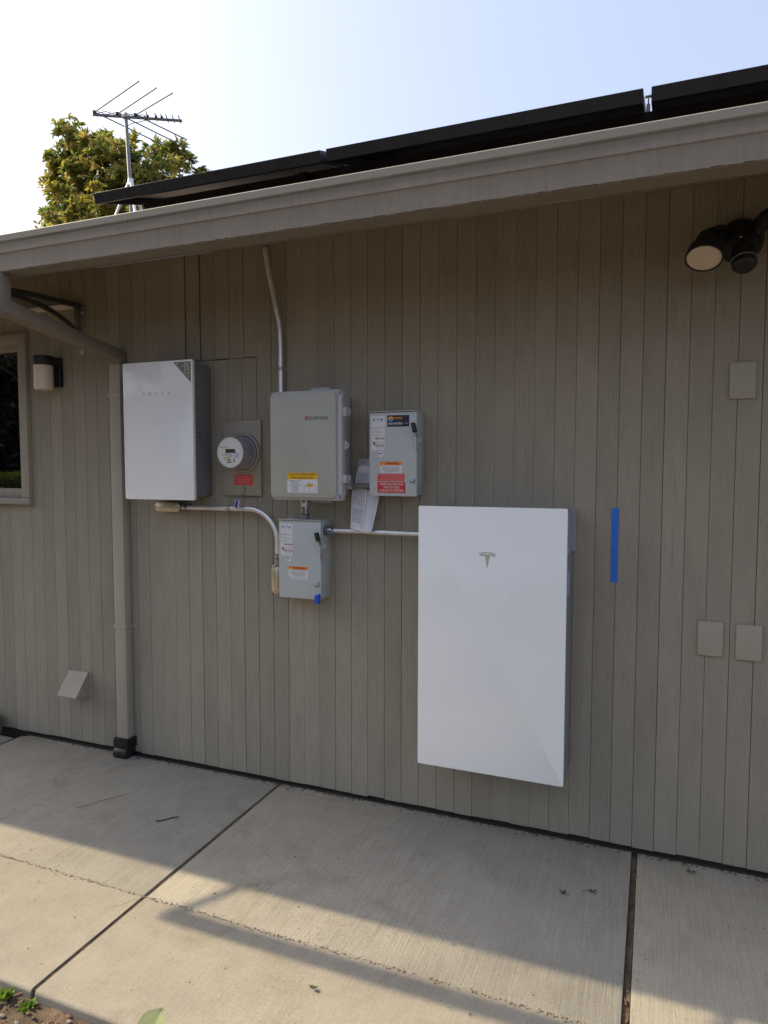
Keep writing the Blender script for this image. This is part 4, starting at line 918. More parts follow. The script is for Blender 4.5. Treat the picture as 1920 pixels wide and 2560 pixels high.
def low(dy):
    def f(u, v):
        q = bil((-1.296, -0.036, 1.486), (-1.176, -0.032, 1.462), (-1.190, -0.096, 1.280), (-1.2845, -0.092, 1.2965), u, v)
        q.y += dy-0.006*math.sin(math.pi*u)-0.004*math.sin(v*5+u*3); return q
    return f
sheet(low(0.0), 8, 14, 'folded_sheet', M_PAPER)
sheet(lambda u, v: low(0.006)(u, v)+Vector((0.012, 0, -0.001+0.004*u)), 6, 10, 'rear_sheet', M_PAPER)
b = MB(); random.seed(3)
F = low(-0.0012)
for col in range(7):
    u0 = 0.07+0.075*col
    for sec in ((0.03, 0.42), (0.47, 0.88)):
        v = sec[0]+random.uniform(0, 0.04)
        while v < sec[1]-0.05:
            v2 = min(sec[1], v+random.uniform(0.08, 0.2))
            b.quad([F(u0, v), F(u0+0.026, v), F(u0+0.026, v2), F(u0, v2)]); v = v2+0.02
b.build('fine_print', M_GREYINK, doc, smooth=0)
b = MB()
for q in range(12): b.quad([F(0.655, q/13), F(0.667, q/13), F(0.667, (q+1)/13), F(0.655, (q+1)/13)])
b.quad([F(0.03, .925), F(0.66, .925), F(0.66, .932), F(0.03, .932)]); b.build('fold_line', M_INK, doc, smooth=0)
def hi(dy, top=1.615):
    def f(u, v):
        q = bil((-1.272, -0.022, top), (-1.178, -0.020, top-0.012), (-1.182, -0.030, 1.490), (-1.286, -0.032, 1.492), u, v)
        q.y += dy-0.004*math.sin(math.pi*u+v*2); return q
    return f
sheet(lambda u, v: hi(0.0, 1.585)(u, v), 6, 8, 'upper_sheet', M_PAPER)
sheet(hi(0.004, 1.618), 6, 10, 'sleeve_top', M_FOIL, 0.0008)
F2 = hi(-0.0012, 1.585); b = MB()
for k in range(9):
    v = 0.36+0.065*k; b.quad([F2(.06, v), F2(.06+random.uniform(.3, .6), v), F2(.06+.4, v+.022), F2(.06, v+.022)])
b.build('fine_print', M_GREYINK, doc, smooth=0)
b = MB(); b.quad([F2(0, .25), F2(1, .27), F2(1, .285), F2(0, .265)]); b.build('fold_line', M_INK, doc, smooth=0)
random.seed(11)

# ---------------------------------------------------------------- large battery
pw = thing('home_battery', (-0.613, -0.05, 0.31), 'large white glass fronted battery with T emblem mounted low on the wall', 'home battery')
mb = MB(); mb.box(-0.9150, -0.3115, -0.1985, -0.006, 0.322, 1.398, 0.006, 3); mb.build('body', M_BLUEGREY, pw)
PY = -0.211
mb = MB(); mb.prism(rrect(-0.9170, -0.3095, 0.3115, 1.4130, 0.007), PY, PY+0.013, 'Y', b=0.003); fr = mb.build('front_glass', M_WHITEGLASS, pw)
mb = MB(); mb.box(-0.3125, -0.3065, -0.175, -0.135, 1.068, 1.166, 0.002); mb.build('side_switch', M_BRACKET, pw)
mb = MB()
prof = [(-0.150, 1.400), (-0.060, 1.407), (-0.030, 1.407), (-0.030, 1.238), (-0.062, 1.262), (-0.150, 1.262)]
mb.prism([(-0.170, 1.392), (-0.064, 1.406), (-0.064, 1.258), (-0.100, 1.232), (-0.170, 1.232)], -0.3112, -0.3085, 'X')
mb.prism([(-0.3100, -0.064), (-0.3060, -0.066), (-0.3000, -0.004), (-0.3040, -0.004)], 1.232, 1.4075, 'Z')
mb.build('side_bracket', M_BRACKET, pw)
mb = MB()
for q in range(16):
    yy, zz = random.uniform(-0.155, -0.085), random.uniform(1.25, 1.385); mb.cyl((-0.3087, yy, zz), (-0.3081, yy, zz), 0.003, seg=8)
mb.build('bracket_holes', M_BLACK, pw)
# T emblem
tx, ty, tz = -0.6225, PY-0.0008, 1.2315
b = MB()
def crescent(r_out, r_in, half, cz, n=12):
    for k in range(n):
        a0 = R(90-half+2*half*k/n); a1 = R(90-half+2*half*(k+1)/n)
        b.quad([(tx+r_in*math.cos(a0), ty, cz+r_in*math.sin(a0)), (tx+r_out*math.cos(a0), ty, cz+r_out*math.sin(a0)), (tx+r_out*math.cos(a1), ty, cz+r_out*math.sin(a1)), (tx+r_in*math.cos(a1), ty, cz+r_in*math.sin(a1))])
cz = tz-0.094
crescent(0.0945, 0.0905, 22, cz)
for sgn in (-1, 1):
    b.quad([(tx, ty, tz-0.0105), (tx+sgn*0.0075, ty, tz-0.0070), (tx+sgn*0.0150, ty, tz-0.0075), (tx+sgn*0.0110, ty, tz-0.0130)])
    b.quad([(tx+sgn*0.0150, ty, tz-0.0075), (tx+sgn*0.0320, ty, tz-0.0115), (tx+sgn*0.0275, ty, tz-0.0185), (tx+sgn*0.0110, ty, tz-0.0130)])
b.quad([(tx-0.0110, ty, tz-0.0130), (tx, ty, tz-0.0105), (tx+0.0110, ty, tz-0.0130), (tx, ty, tz-0.0680)])
b.build('emblem', M_TLOGO, fr, smooth=0)

# ---------------------------------------------------------------- tape and blank plates
b = MB(); rows_ = []
for j in range(61):
    t_ = j/60; zz = 1.4072-0.3018*t_; xc_ = -0.1480+0.0012*t_; hw_ = 0.0137+random.uniform(-.0003, .0003); row = []
    for i in range(7):
        u_ = -1+i/3; gr_ = 0.0009*math.exp(-((u_+0.25)*5)**2); row.append(b.bm.verts.new((xc_+hw_*u_, -0.0020-0.0005*noise.noise((u_*2, zz*22, 0))+gr_, zz+(random.uniform(-.0022, .0022) if j in (0, 60) else 0))))
    rows_.append(row)
for j in range(60):
    for i in range(6): b.bm.faces.new((rows_[j][i], rows_[j+1][i], rows_[j+1][i+1], rows_[j][i+1]))
tp = b.build('tape_strip', M_TAPE, smooth=60); tag(tp, 'vertical strip of blue painters tape on the siding right of the battery', 'tape')
for (x0, x1, z0, z1, lab) in ((0.2515, 0.3405, 1.8305, 1.9675, 'upper blank taupe cover plate high on the siding'), (0.168, 0.2575, 0.840, 0.975, 'blank taupe cover plate, nearer the battery of the lower pair'), (0.3015, 0.391, 0.835, 0.972, 'blank taupe cover plate, rightmost of the lower pair')):
    pl = thing('cover_plate', ((x0+x1)/2, -0.003, z0), lab, 'cover plate', 'blank cover plates on the siding')
    b = MB(); b.box(x0, x1, -0.009, -0.0012, z0, z1, 0.0025, 3); b.build('plate', M_PLATE, pl)
    for zz in (z0+(z1-z0)*.81, z0+(z1-z0)*.2):
        b = MB(); b.lathe([(0, .0002), (.0034, 0), (.003, .0012), (0, .0014)], ((x0+x1)/2+.001, -.009, zz), (0, -1, 0), 10); b.build('screw', M_STRAP if zz > z0+.08 else M_PLATE, pl)

# ---------------------------------------------------------------- flood light
fl = thing('flood_light', (0.27, -0.01, 2.27), 'black twin head flood light with motion sensor under the eave', 'flood light')
b = MB(); b.lathe([(0, 0), (0.078, 0), (0.080, 0.010), (0.074, 0.035), (0.066, 0.052), (0.060, 0.060), (0, 0.064)], (0.272, -0.001, 2.412), (0, -1, 0.0), 36); b.build('canopy', M_BLACKPAINT, fl)
b = MB(); b.tube([(0.268, -0.05, 2.40), (0.262, -0.085, 2.388), (0.262, -0.10, 2.370)], 0.05, 18, rads=[0.058, 0.056, 0.045]); b.build('housing', M_BLACKPAINT, fl)
b = MB(); b.lathe([(0, 0), (.005, 0), (.004, .002), (0, .0025)], (0.262, -0.139, 2.389), (0, -1, 0), 12); b.build('screw', M_ZINC, fl)
def lamp_head(pc, nrm, r, nm):
    n = Vector(nrm).normalized(); b = MB()
    b.lathe([(0, -0.115), (0.026, -0.112), (0.034, -0.095), (0.040, -0.070), (r*0.93, -0.045), (r*1.06, -0.010), (r*1.08, 0.002), (r*1.00, 0.004), (r*0.99, -0.003)], pc, n, 36); h_ = b.build(nm, M_BLACKPAINT, fl)
    b = MB(); b.lathe([(r*0.99, -0.004), (r*0.985, 0.0), (r*0.90, 0.0015), (r*0.885, 0.0005), (0, 0.003)], pc, n, 36); b.build('lens', M_LENS, h_); return h_
lamp_head((0.1415, -0.200, 2.311), (-0.10, -0.50, -0.86), 0.0585, 'lamp_head')
b = MB(); b.tube([(0.235, -0.06, 2.412), (0.195, -0.10, 2.424), (0.168, -0.135, 2.405)], 0.02, 14, rads=[0.030, 0.028, 0.030]); b.build('arm', M_BLACKPAINT, fl)
lamp_head((0.430, -0.190, 2.40), (0.55, -0.45, -0.70), 0.0585, 'lamp_head')
b = MB(); b.tube([(0.315, -0.06, 2.425), (0.345, -0.08, 2.462), (0.376, -0.11, 2.470)], 0.02, 14, rads=[0.030, 0.028, 0.030]); b.build('arm', M_BLACKPAINT, fl)
b = MB(); sp = Vector((0.272, -0.150, 2.312)); sn = Vector((0.05, -0.42, -0.9)).normalized()
b.lathe([(0, -0.055), (0.030, -0.050), (0.040, -0.03), (0.043, 0.0), (0.043, 0.012), (0.039, 0.014), (0, 0.014)], sp, sn, 30); se = b.build('motion_sensor', M_BLACKPAINT, fl)
b = MB(); b.lathe([(0.0395, 0.0145), (0.041, 0.018), (0.040, 0.034), (0.030, 0.046), (0, 0.052)], sp, sn, 30); b.build('sensor_lens', M_BLACK, se)
b = MB(); b.lathe([(0.0405, 0.0122), (0.0442, 0.0122), (0.0442, 0.016), (0.0405, 0.016), (0.0405, 0.0122)], sp, sn, 30); b.build('sensor_ring', M_PVC, se)

# ---------------------------------------------------------------- wall lantern left
wl = thing('wall_lamp', (-3.12, -0.01, 2.0), 'small wall lamp with cream cylinder shade and black cap beside the window', 'wall lamp')
b = MB(); b.box(-3.160, -3.073, -0.026, -0.001, 2.019, 2.181, 0.004, 3); b.build('back_plate', M_BLACK, wl)
b = MB(); b.cyl((-3.124, -0.088, 2.128), (-3.124, -0.088, 2.180), 0.0515, seg=36, b=0.003); b.box(-3.158, -3.078, -0.085, -0.02, 2.130, 2.178, 0.003); b.build('cap', M_BLACK, wl)
b = MB(); b.lathe([(0, 0), (0.043, 0), (0.049, 0.006), (0.0495, 0.020), (0.0495, 0.132), (0, 0.132)], (-3.124, -0.088, 1.998), (0, 0, 1), 40); b.build('shade', M_SHADE, wl)

# ---------------------------------------------------------------- canopy over the doorway at the left
aw = thing('door_canopy', (-3.78, -0.1, 2.2), 'clear door canopy with dark curved side arms fixed high at the left edge', 'canopy')
AX0, AX1 = -4.60, -2.915
def top_z(y):
    t = -y
    return 2.462-0.030*t if t < 0.30 else 2.453-0.030*(t-0.30)-0.38*(t-0.30)**2
ys = [-0.99*k/24 for k in range(25)]
def arm(x, name='side_arm'):
    b = MB(); up = [(yy, top_z(yy)) for yy in ys]; lo_ = [(yy, top_z(yy)-0.024) for yy in ys[::-1]]
    b.prism(up+lo_, x-0.016, x+0.008, 'X'); b.build(name, M_BRONZE, aw)
    cu2 = [(-0.002, 2.290), (-0.06, 2.325), (-0.11, 2.352), (-0.18, 2.379), (-0.27, 2.400), (-0.36, 2.409), (-0.45, 2.414), (-0.56, 2.405)]
    b = MB(); b.prism([(a, c+0.012) for a, c in cu2]+[(a, c-0.012) for a, c in cu2[::-1]], x-0.012, x+0.004, 'X'); b.build('curved_brace', M_BRONZE, aw)
    b = MB(); b.box(x-0.014, x+0.026, -0.006, -0.0012, 2.305, 2.441, 0.001); b.box(x-0.014, x-0.010, -0.045, -0.006, 2.315, 2.441, 0.001); b.box(x-0.014, x+0.026, -0.020, -0.0012, 2.438, 2.442)
    wp = b.build('wall_bracket', M_STRAP, aw)
    b = MB(); b.lathe([(0, .002), (.006, .002), (.0065, 0), (.0115, 0), (.0115, .003), (.0065, .003), (.0065, .006), (0, .006)], (x-0.002+0.010, -.006, 2.413), (0, -1, 0), 16); b.build('bolt', M_ALU, wp)
    b = MB(); b.box(x-0.018, x+0.010, -0.005, -0.0012, 2.188, 2.222, 0.001); b.lathe([(0, .0), (.010, 0), (.010, .003), (.006, .006), (0, .006)], (x-0.004, -.005, 2.207), (0, -1, 0), 16); b.build('lower_bolt', M_ALU, aw)
arm(AX1-0.015); arm(AX0+0.02)
b = MB(); sh = [(yy, top_z(yy)+0.004) for yy in ys]; b.prism(sh+[(a, c-0.003) for a, c in sh[::-1]], AX0, AX1-0.03, 'X'); b.build('sheet', M_CANOPY, aw)
zf = top_z(-0.99)
b = MB(); b.box(AX0, AX1, -1.028, -0.955, zf-0.022, zf+0.012, 0.004); b.build('front_bar', M_BRONZE, aw)
b = MB(); b.box(AX0+0.04, AX1-0.055, -0.030, -0.002, 2.4405, 2.4565); b.build('rear_rail', M_PALE, aw)
b = MB(); b.box(AX0+0.04, AX1-0.055, -0.052, -0.034, 2.450, 2.4560); b.build('seal_strip', M_PALE, aw)

# ---------------------------------------------------------------- vent hood
vh = thing('vent_hood', (-3.0, -0.02, 0.28), 'small taupe sloped vent hood low on the siding left of the downspout', 'vent hood')
b = MB(); b.prism([(-0.004, 0.424), (-0.016, 0.424), (-0.106, 0.306), (-0.106, 0.302), (-0.100, 0.302), (-0.014, 0.418), (-0.004, 0.418)], -3.075, -2.936, 'X'); b.build('sloped_cover', M_VENT, vh)
for xx in (-3.075, -2.9385):
    b = MB(); b.prism([(-0.004, 0.4185), (-0.0145, 0.4185), (-0.100, 0.303), (-0.004, 0.290)], xx+0.001, xx+0.0025, 'X'); b.build('side_cheek', M_VENT, vh)
b = MB(); b.box(-3.082, -2.922, -0.004, -0.001, 0.284, 0.427); b.build('flange', M_VENT, vh)

# ---------------------------------------------------------------- solar panels
ang = math.atan(SL); PYf, PZf = -0.55, 2.757; PL = 1.72
U_ = Vector((0, math.cos(ang), math.sin(ang))); N_ = Vector((0, -math.sin(ang), math.cos(ang)))
def pbox(b, x0, x1, s0, s1, n0, n1):
    t = bmesh.new(); o = Vector((0, PYf, PZf)); P = []
    for n_ in (n0, n1):
        for s_ in (s0, s1):
            for x_ in (x0, x1): P.append(t.verts.new(Vector((x_, 0, 0))+o+U_*s_+N_*n_))
    for f in ((0, 2, 3, 1), (4, 5, 7, 6), (0, 1, 5, 4), (2, 6, 7, 3), (0, 4, 6, 2), (1, 3, 7, 5)): t.faces.new([P[i] for i in f])
    bmesh.ops.recalc_face_normals(t, faces=t.faces); bmesh.ops.bevel(t, geom=list(t.edges), offset=0.0008, segments=1, affect='EDGES'); b._join(t)
def panel(x0, x1, s0, lab, jbox=True):
    o = Vector(((x0+x1)/2, PYf, PZf))+U_*s0
    t = thing('solar_panel', o, lab, 'solar panel', 'solar panels on the roof')
    b = MB(); H = 0.042; f_ = 0.010
    pbox(b, x0, x1, s0, s0+f_, -H, 0); pbox(b, x0, x1, s0+PL-f_, s0+PL, -H, 0); pbox(b, x0, x0+f_, s0+f_, s0+PL-f_, -H, 0); pbox(b, x1-f_, x1, s0+f_, s0+PL-f_, -H, 0)
    pbox(b, x0+f_, x1-f_, s0+f_, s0+f_+0.022, -H, -H+0.002)
    b.build('frame', M_PANELFRAME, t)
    b = MB(); pbox(b, x0+f_, x1-f_, s0+f_, s0+PL-f_, -0.008, -0.001); b.build('glass', M_PANELGLASS, t)
    b = MB(); pbox(b, x0+f_, x1-f_, s0+f_, s0+PL-f_, -0.011, -0.0085); b.build('backsheet', M_BACKLIT if x0 < -2 else M_BACKSHADED, t)  # underside light and shade set by colour: lit left panel, shaded others
    return t
panel(-2.296, -1.197, 0, 'solar panel at the left end of the row, its underside showing')
panel(-1.172, -0.064, 0, 'middle solar panel of the front row, between the two gaps')
panel(-0.040, 1.068, 0, 'solar panel at the right end of the front row, cut by the frame')
def rail(x0, x1, s, lab):
    t = thing('mounting_rail', Vector(((x0+x1)/2, PYf, PZf))+U_*s, lab, 'mounting rail')
    b = MB(); pbox(b, x0, x1, s, s+0.036, -0.098, -0.0435); b.build('rail', M_RAIL, t)
    x = x0+0.10
    while x < x1:
        b = MB(); pbox(b, x, x+0.05, s-0.045, s+0.004, -0.122, -0.112); pbox(b, x, x+0.05, s-0.006, s-0.001, -0.112, -0.06); b.build('roof_foot', M_RAIL, t); x += 1.22
    return t
rail(-2.20, 1.2, 0.20, 'black mounting rail under the front edge of the solar panels')
for xx in (-1.1845, -0.052):
    b = MB(); pbox(b, xx-0.006, xx+0.006, 0.20, 0.235, -0.043, -0.020); pbox(b, xx-0.0025, xx+0.0025, 0.212, 0.218, -0.02, 0.008); pbox(b, xx-0.011, xx+0.011, 0.195, 0.235, 0.0015, 0.006)
    o_ = b.build('panel_clamp', M_ALU); tag(o_, 'bright metal clamp in the gap left of the middle panel' if xx < -1 else 'bright metal clamp in the gap right of the middle panel', 'clamp', 'clamps between the solar panels')
b = MB(); pbox(b, -1.382, -1.350, 0.165, 0.198, -0.070, -0.0425); pbox(b, -1.392, -1.340, 0.165, 0.198, -0.094, -0.070); o_ = b.build('panel_bracket', M_RAIL); tag(o_, 'black bracket holding up the left solar panel', 'bracket')

# ---------------------------------------------------------------- antenna
an = thing('tv_antenna', (-4.90, 2.6, roofz(2.6)), 'old television antenna with swept rods on a roof mast', 'antenna')
AZ = 5.037; bd = Vector((0.870, 0.493, 0)).normalized(); sd = Vector((-bd.y, bd.x, 0)); B0 = Vector((-5.215, 2.478, AZ))
mtop = Vector((-4.936, 2.62, AZ+0.03))
b = MB(); b.tube([(-4.885, 2.62, roofz(2.62)+0.05), (-4.897, 2.62, 4.36), mtop], 0.017, 14); b.build('mast', M_MAST, an)
b = MB(); L_ = 0.85; q = bd.to_track_quat('X', 'Z').to_matrix()
b.box(0, L_, -0.010, 0.010, -0.010, 0.010, 0.001); bmesh.ops.rotate(b.bm, cent=(0, 0, 0), matrix=q, verts=b.bm.verts); bmesh.ops.translate(b.bm, vec=B0, verts=b.bm.verts); b.build('boom', M_ANT, an)
def at_(s_, h=0.0): return B0+bd*s_+Vector((0, 0, h))
for s_, ln, half in ((0.018, 0.82, 48.5), (0.235, 0.70, 48.5), (0.405, 0.62, 47)):
    c_ = at_(s_, 0.026); b = MB(); b.box(-0.014, 0.014, -0.020, 0.020, 0.010, 0.036, 0.003); bmesh.ops.rotate(b.bm, cent=(0, 0, 0), matrix=q, verts=b.bm.verts); bmesh.ops.translate(b.bm, vec=at_(s_), verts=b.bm.verts); b.build('insulator', M_BLACK, an)
    for sg in (1, -1):
        d_ = bd*math.cos(R(half))+sd*sg*math.sin(R(half)); b = MB(); b.tube([c_+d_*0.006, c_+d_*ln], 0.0064, 8); b.sphere(c_+d_*ln, 0.0085, 1); b.build('rod', M_ANT, an)
for s_, ln in ((0.52, 0.20), (0.60, 0.15), (0.655, 0.13)):
    b = MB(); b.box(-0.011, 0.011, -0.016, 0.016, 0.010, 0.030, 0.003); bmesh.ops.rotate(b.bm, cent=(0, 0, 0), matrix=q, verts=b.bm.verts); bmesh.ops.translate(b.bm, vec=at_(s_), verts=b.bm.verts); b.build('insulator', M_BLACK, an)
    b = MB(); b.tube([at_(s_, 0.018)+sd*ln*0.5, at_(s_, 0.018)-sd*ln*0.5], 0.0048, 6); b.build('short_rod', M_ANT, an)
for s_ in (0.705, 0.765, 0.825):
    b = MB(); b.tube([at_(s_, 0.012)+sd*0.075, at_(s_, 0.012)-sd*0.075], 0.0048, 6); b.build('director_rod', M_ANT, an)
b = MB(); b.tube([at_(0.03, 0.04), at_(0.12, 0.012), at_(0.23, 0.038), at_(0.32, 0.014), at_(0.40, 0.038), at_(0.47, 0.012), at_(0.53, 0.03)], 0.0034, 6); b.tube([at_(0.03, 0.012), at_(0.12, 0.040), at_(0.23, 0.014), at_(0.32, 0.038), at_(0.40, 0.012), at_(0.47, 0.034), at_(0.53, 0.012)], 0.0034, 6); b.build('phasing_wires', M_ANT, an)
b = MB(); b.tube([at_(0.52, -0.012), at_(0.45, -0.035), at_(0.36, -0.06), Vector((-4.915, 2.60, AZ-0.12)), Vector((-4.908, 2.60, AZ-0.25)), Vector((-4.893, 2.60, AZ-0.5)), Vector((-4.880, 2.60, AZ-0.75)), Vector((-4.872, 2.60, 4.0))], 0.0035, 6); b.build('cable', M_BLACK, an)
b = MB(); b.box(-4.965, -4.905, 2.59, 2.65, AZ-0.022, AZ+0.012, 0.003); b.build('mast_clamp', M_STRAP, an)
ap = Vector((-4.892, 2.62, 4.40))
for a_ in (205, 325, 85):
    e_ = Vector((-4.892+0.34*math.cos(R(a_)), 2.62+0.34*math.sin(R(a_)), 0)); e_.z = roofz(e_.y)+0.015
    b = MB(); b.tube([ap+Vector((0.016*math.cos(R(a_)), 0.016*math.sin(R(a_)), 0)), e_], 0.013, 10); b.build('tripod_leg', M_GALV, an)
b = MB(); b.cyl(ap-Vector((0, 0, 0.03)), ap+Vector((0, 0, 0.03)), 0.026, seg=16); b.build('tripod_collar', M_GALV, an)

# ---------------------------------------------------------------- magnolia tree behind the house
random.seed(21)
TB = Vector((-13.4, 11.2, -0.1))
tree = thing('magnolia_tree', TB, 'broad evergreen tree with bronze green leaves behind the roof', 'tree')
lobes = [((-13.80, 11.1, 9.75), (0.66, 0.8, 0.80)), ((-13.90, 11.2, 9.0), (0.88, 1.0, 0.95)), ((-14.20, 11.2, 8.2), (0.86, 1.0, 0.85)), ((-13.0, 11.0, 8.95), (1.0, 1.2, 1.0)), ((-12.0, 10.9, 8.75), (1.05, 1.2, 0.95)), ((-11.15, 11.1, 8.40), (0.95, 1.0, 0.92)), ((-13.2, 11.0, 7.8), (1.3, 1.5, 1.4)), ((-11.9, 11.1, 7.6), (1.4, 1.5, 1.3)), ((-14.1, 11.3, 7.2), (1.0, 1.2, 1.0)), ((-13.2, 11.2, 6.3), (1.6, 1.6, 1.3))]
b = MB(); b.tube([TB, TB+Vector((0.1, 0, 1.8)), TB+Vector((0.15, -0.05, 3.6)), TB+Vector((0.1, -0.1, 5.2))], 0.2, 12, rads=[0.30, 0.24, 0.20, 0.16])
hub = TB+Vector((0.12, -0.06, 4.2))
for c_, r_ in lobes:
    c_ = Vector(c_); mid_ = hub.lerp(c_, 0.5)+Vector((random.uniform(-.2, .2), random.uniform(-.2, .2), -0.2))
    b.tube([hub, mid_, c_, c_+Vector((random.uniform(-.3, .3), random.uniform(-.3, .3), r_[2]*0.7))], 0.1, 8, rads=[0.12, 0.08, 0.05, 0.015])
    for k in range(6):
        d_ = rdir(); e_ = c_+Vector((d_.x*r_[0], d_.y*r_[1], d_.z*r_[2]))*0.8; b.tube([mid_.lerp(c_, 0.6), c_.lerp(e_, 0.5)+rdir()*0.1, e_], 0.02, 6, rads=[0.035, 0.022, 0.008])
b.build('trunk', M_BARK, tree)
leaves = []
for li, (c_, r_) in enumerate(lobes):
    c_ = Vector(c_); vol = r_[0]*r_[1]*r_[2]
    for k in range(int(24*vol**0.6)+14):
        d_ = rdir(); rad = random.uniform(0.30, 1.06)**0.5
        sc_ = c_+Vector((d_.x*r_[0], d_.y*r_[1], d_.z*r_[2]))*rad*random.uniform(0.88, 1.12); rr_ = random.uniform(0.16, 0.34); tone0 = random.random()
        for w_ in range(random.randint(7, 12)):
            e_ = rdir(); p_ = sc_+Vector((e_.x, e_.y, e_.z*0.7))*rr_*random.uniform(0.3, 1.0)
            axis = (e_*0.7+d_*0.5+Vector((0, 0, 0.7))+rdir()*0.4).normalized(); tone = 0.5*tone0+0.5*random.random()
            for j in range(random.randint(6, 10)):
                a_ = axis.orthogonal().normalized(); a_.rotate(Matrix.Rotation(random.uniform(0, 6.28), 3, axis)); ld = (a_*random.uniform(0.6, 1.0)+axis*random.uniform(-0.1, 0.7)).normalized()
                L2 = random.uniform(0.13, 0.22); leaves.append((p_+rdir()*0.03, ld, axis+rdir()*0.3, L2, L2*random.uniform(0.34, 0.46), min(1, max(0, tone*0.8+random.uniform(0, 0.3)))))
leaf_mesh_object('crown', leaves, M_MAGNOLIA, tree)

# ---------------------------------------------------------------- planting opposite the house (seen mirrored in the window and cabinet fronts)
random.seed(5)
leaves = []
for k in range(9000):
    x_ = random.uniform(-19, -9.5); f = random.random()
    if f < 0.4: p_ = Vector((x_, random.uniform(-9.1, -8.1), 1.42+0.05*noise.noise((x_*2, 0, 0))+random.uniform(-0.05, 0.04)))
    else: p_ = Vector((x_, -8.08+random.uniform(-0.05, 0.05), random.uniform(-0.1, 1.44)))
    leaves.append((p_, (rdir()+Vector((-0.3, 0.6, 0.5))).normalized(), Vector((-0.6, 0.5, 1))+rdir()*0.6, random.uniform(0.07, 0.12), random.uniform(0.035, 0.06), random.random()))
hd = thing('clipped_hedge', (-14.2, -8.6, -0.14), 'clipped bright green hedge mirrored low in the window', 'hedge'); leaf_mesh_object('foliage', leaves, M_HEDGE, hd)
b = MB(); b.box(-18.9, -9.6, -9.0, -8.15, -0.14, 1.34); b.build('twig_core', M_BARK, hd)
leaves = []
for k in range(12000):
    x_ = random.uniform(-30, 9); z_ = random.uniform(-0.1, 7.0 if x_ < -7 else 2.0); y_ = -12.0+0.6*noise.noise((x_*0.6, 0, z_*0.6))+random.uniform(-0.2, 0.2)-0.08*z_
    leaves.append((Vector((x_, y_, z_+0.5*noise.noise((x_, 3, 0)))), (rdir()+Vector((0, 0.4, -0.2))).normalized(), Vector((0, 1, 0.3))+rdir()*0.6, random.uniform(0.28, 0.5), random.uniform(0.14, 0.24), random.random()))
th_ = thing('tall_hedge', (-17, -12.4, -0.14), 'tall dark hedge mirrored in the upper window', 'hedge'); leaf_mesh_object('foliage', leaves, M_DARKLEAF, th_)
b = MB(); b.box(-30, -7, -13.6, -12.75, -0.14, 6.6); b.box(-7, 9, -13.5, -12.7, -0.14, 1.8); b.build('twig_core', M_DARKBARK, th_)

# ---------------------------------------------------------------- weeds, broad leaf, litter
random.seed(9)
def weed(pos, n_, L_w, lab):
    t = thing('weed', pos, lab, 'weed', 'weeds in the bed'); lv = []
    for k in range(n_):
        a_ = random.uniform(0, 6.28); el = random.uniform(0.15, 1.1); d_ = Vector((math.cos(a_)*math.cos(el), math.sin(a_)*math.cos(el), math.sin(el)))
        L2 = L_w*random.uniform(0.6, 1.15); lv.append((Vector(pos)+Vector((d_.x, d_.y, 0))*0.012*random.random()+Vector((0, 0, 0.004*random.random())), d_, Vector((0, 0, 1))+rdir()*0.4, L2, L2*0.5, random.random()))
        lv.append((Vector(pos)+d_*L2*0.5, (d_+rdir()*0.6).normalized(), Vector((0, 0, 1)), L2*0.6, L2*0.36, random.random()))
    leaf_mesh_object('leaves', lv, M_WEED, t)
    b = MB()
    for k in range(4): b.tube([Vector(pos)-Vector((0, 0, .02)), Vector(pos)+Vector((random.uniform(-.008, .008), random.uniform(-.008, .008), .018))], 0.0012, 5)
    b.build('stems', M_WEED, t)
weed((-1.785, -1.512, -0.030), 30, 0.036, 'bright green weed at the left edge of the bed corner')
weed((-1.690, -1.507, -0.032), 24, 0.026, 'small bright green weed below the end of the slab joint')
weed((-1.80, -1.60, -0.034), 12, 0.018, 'tiny green seedling at the very bottom left corner')
pl = thing('leafy_plant', (-0.93, -1.88, -0.06), 'broad pale green leaf of a plant rising at the bottom edge', 'plant')
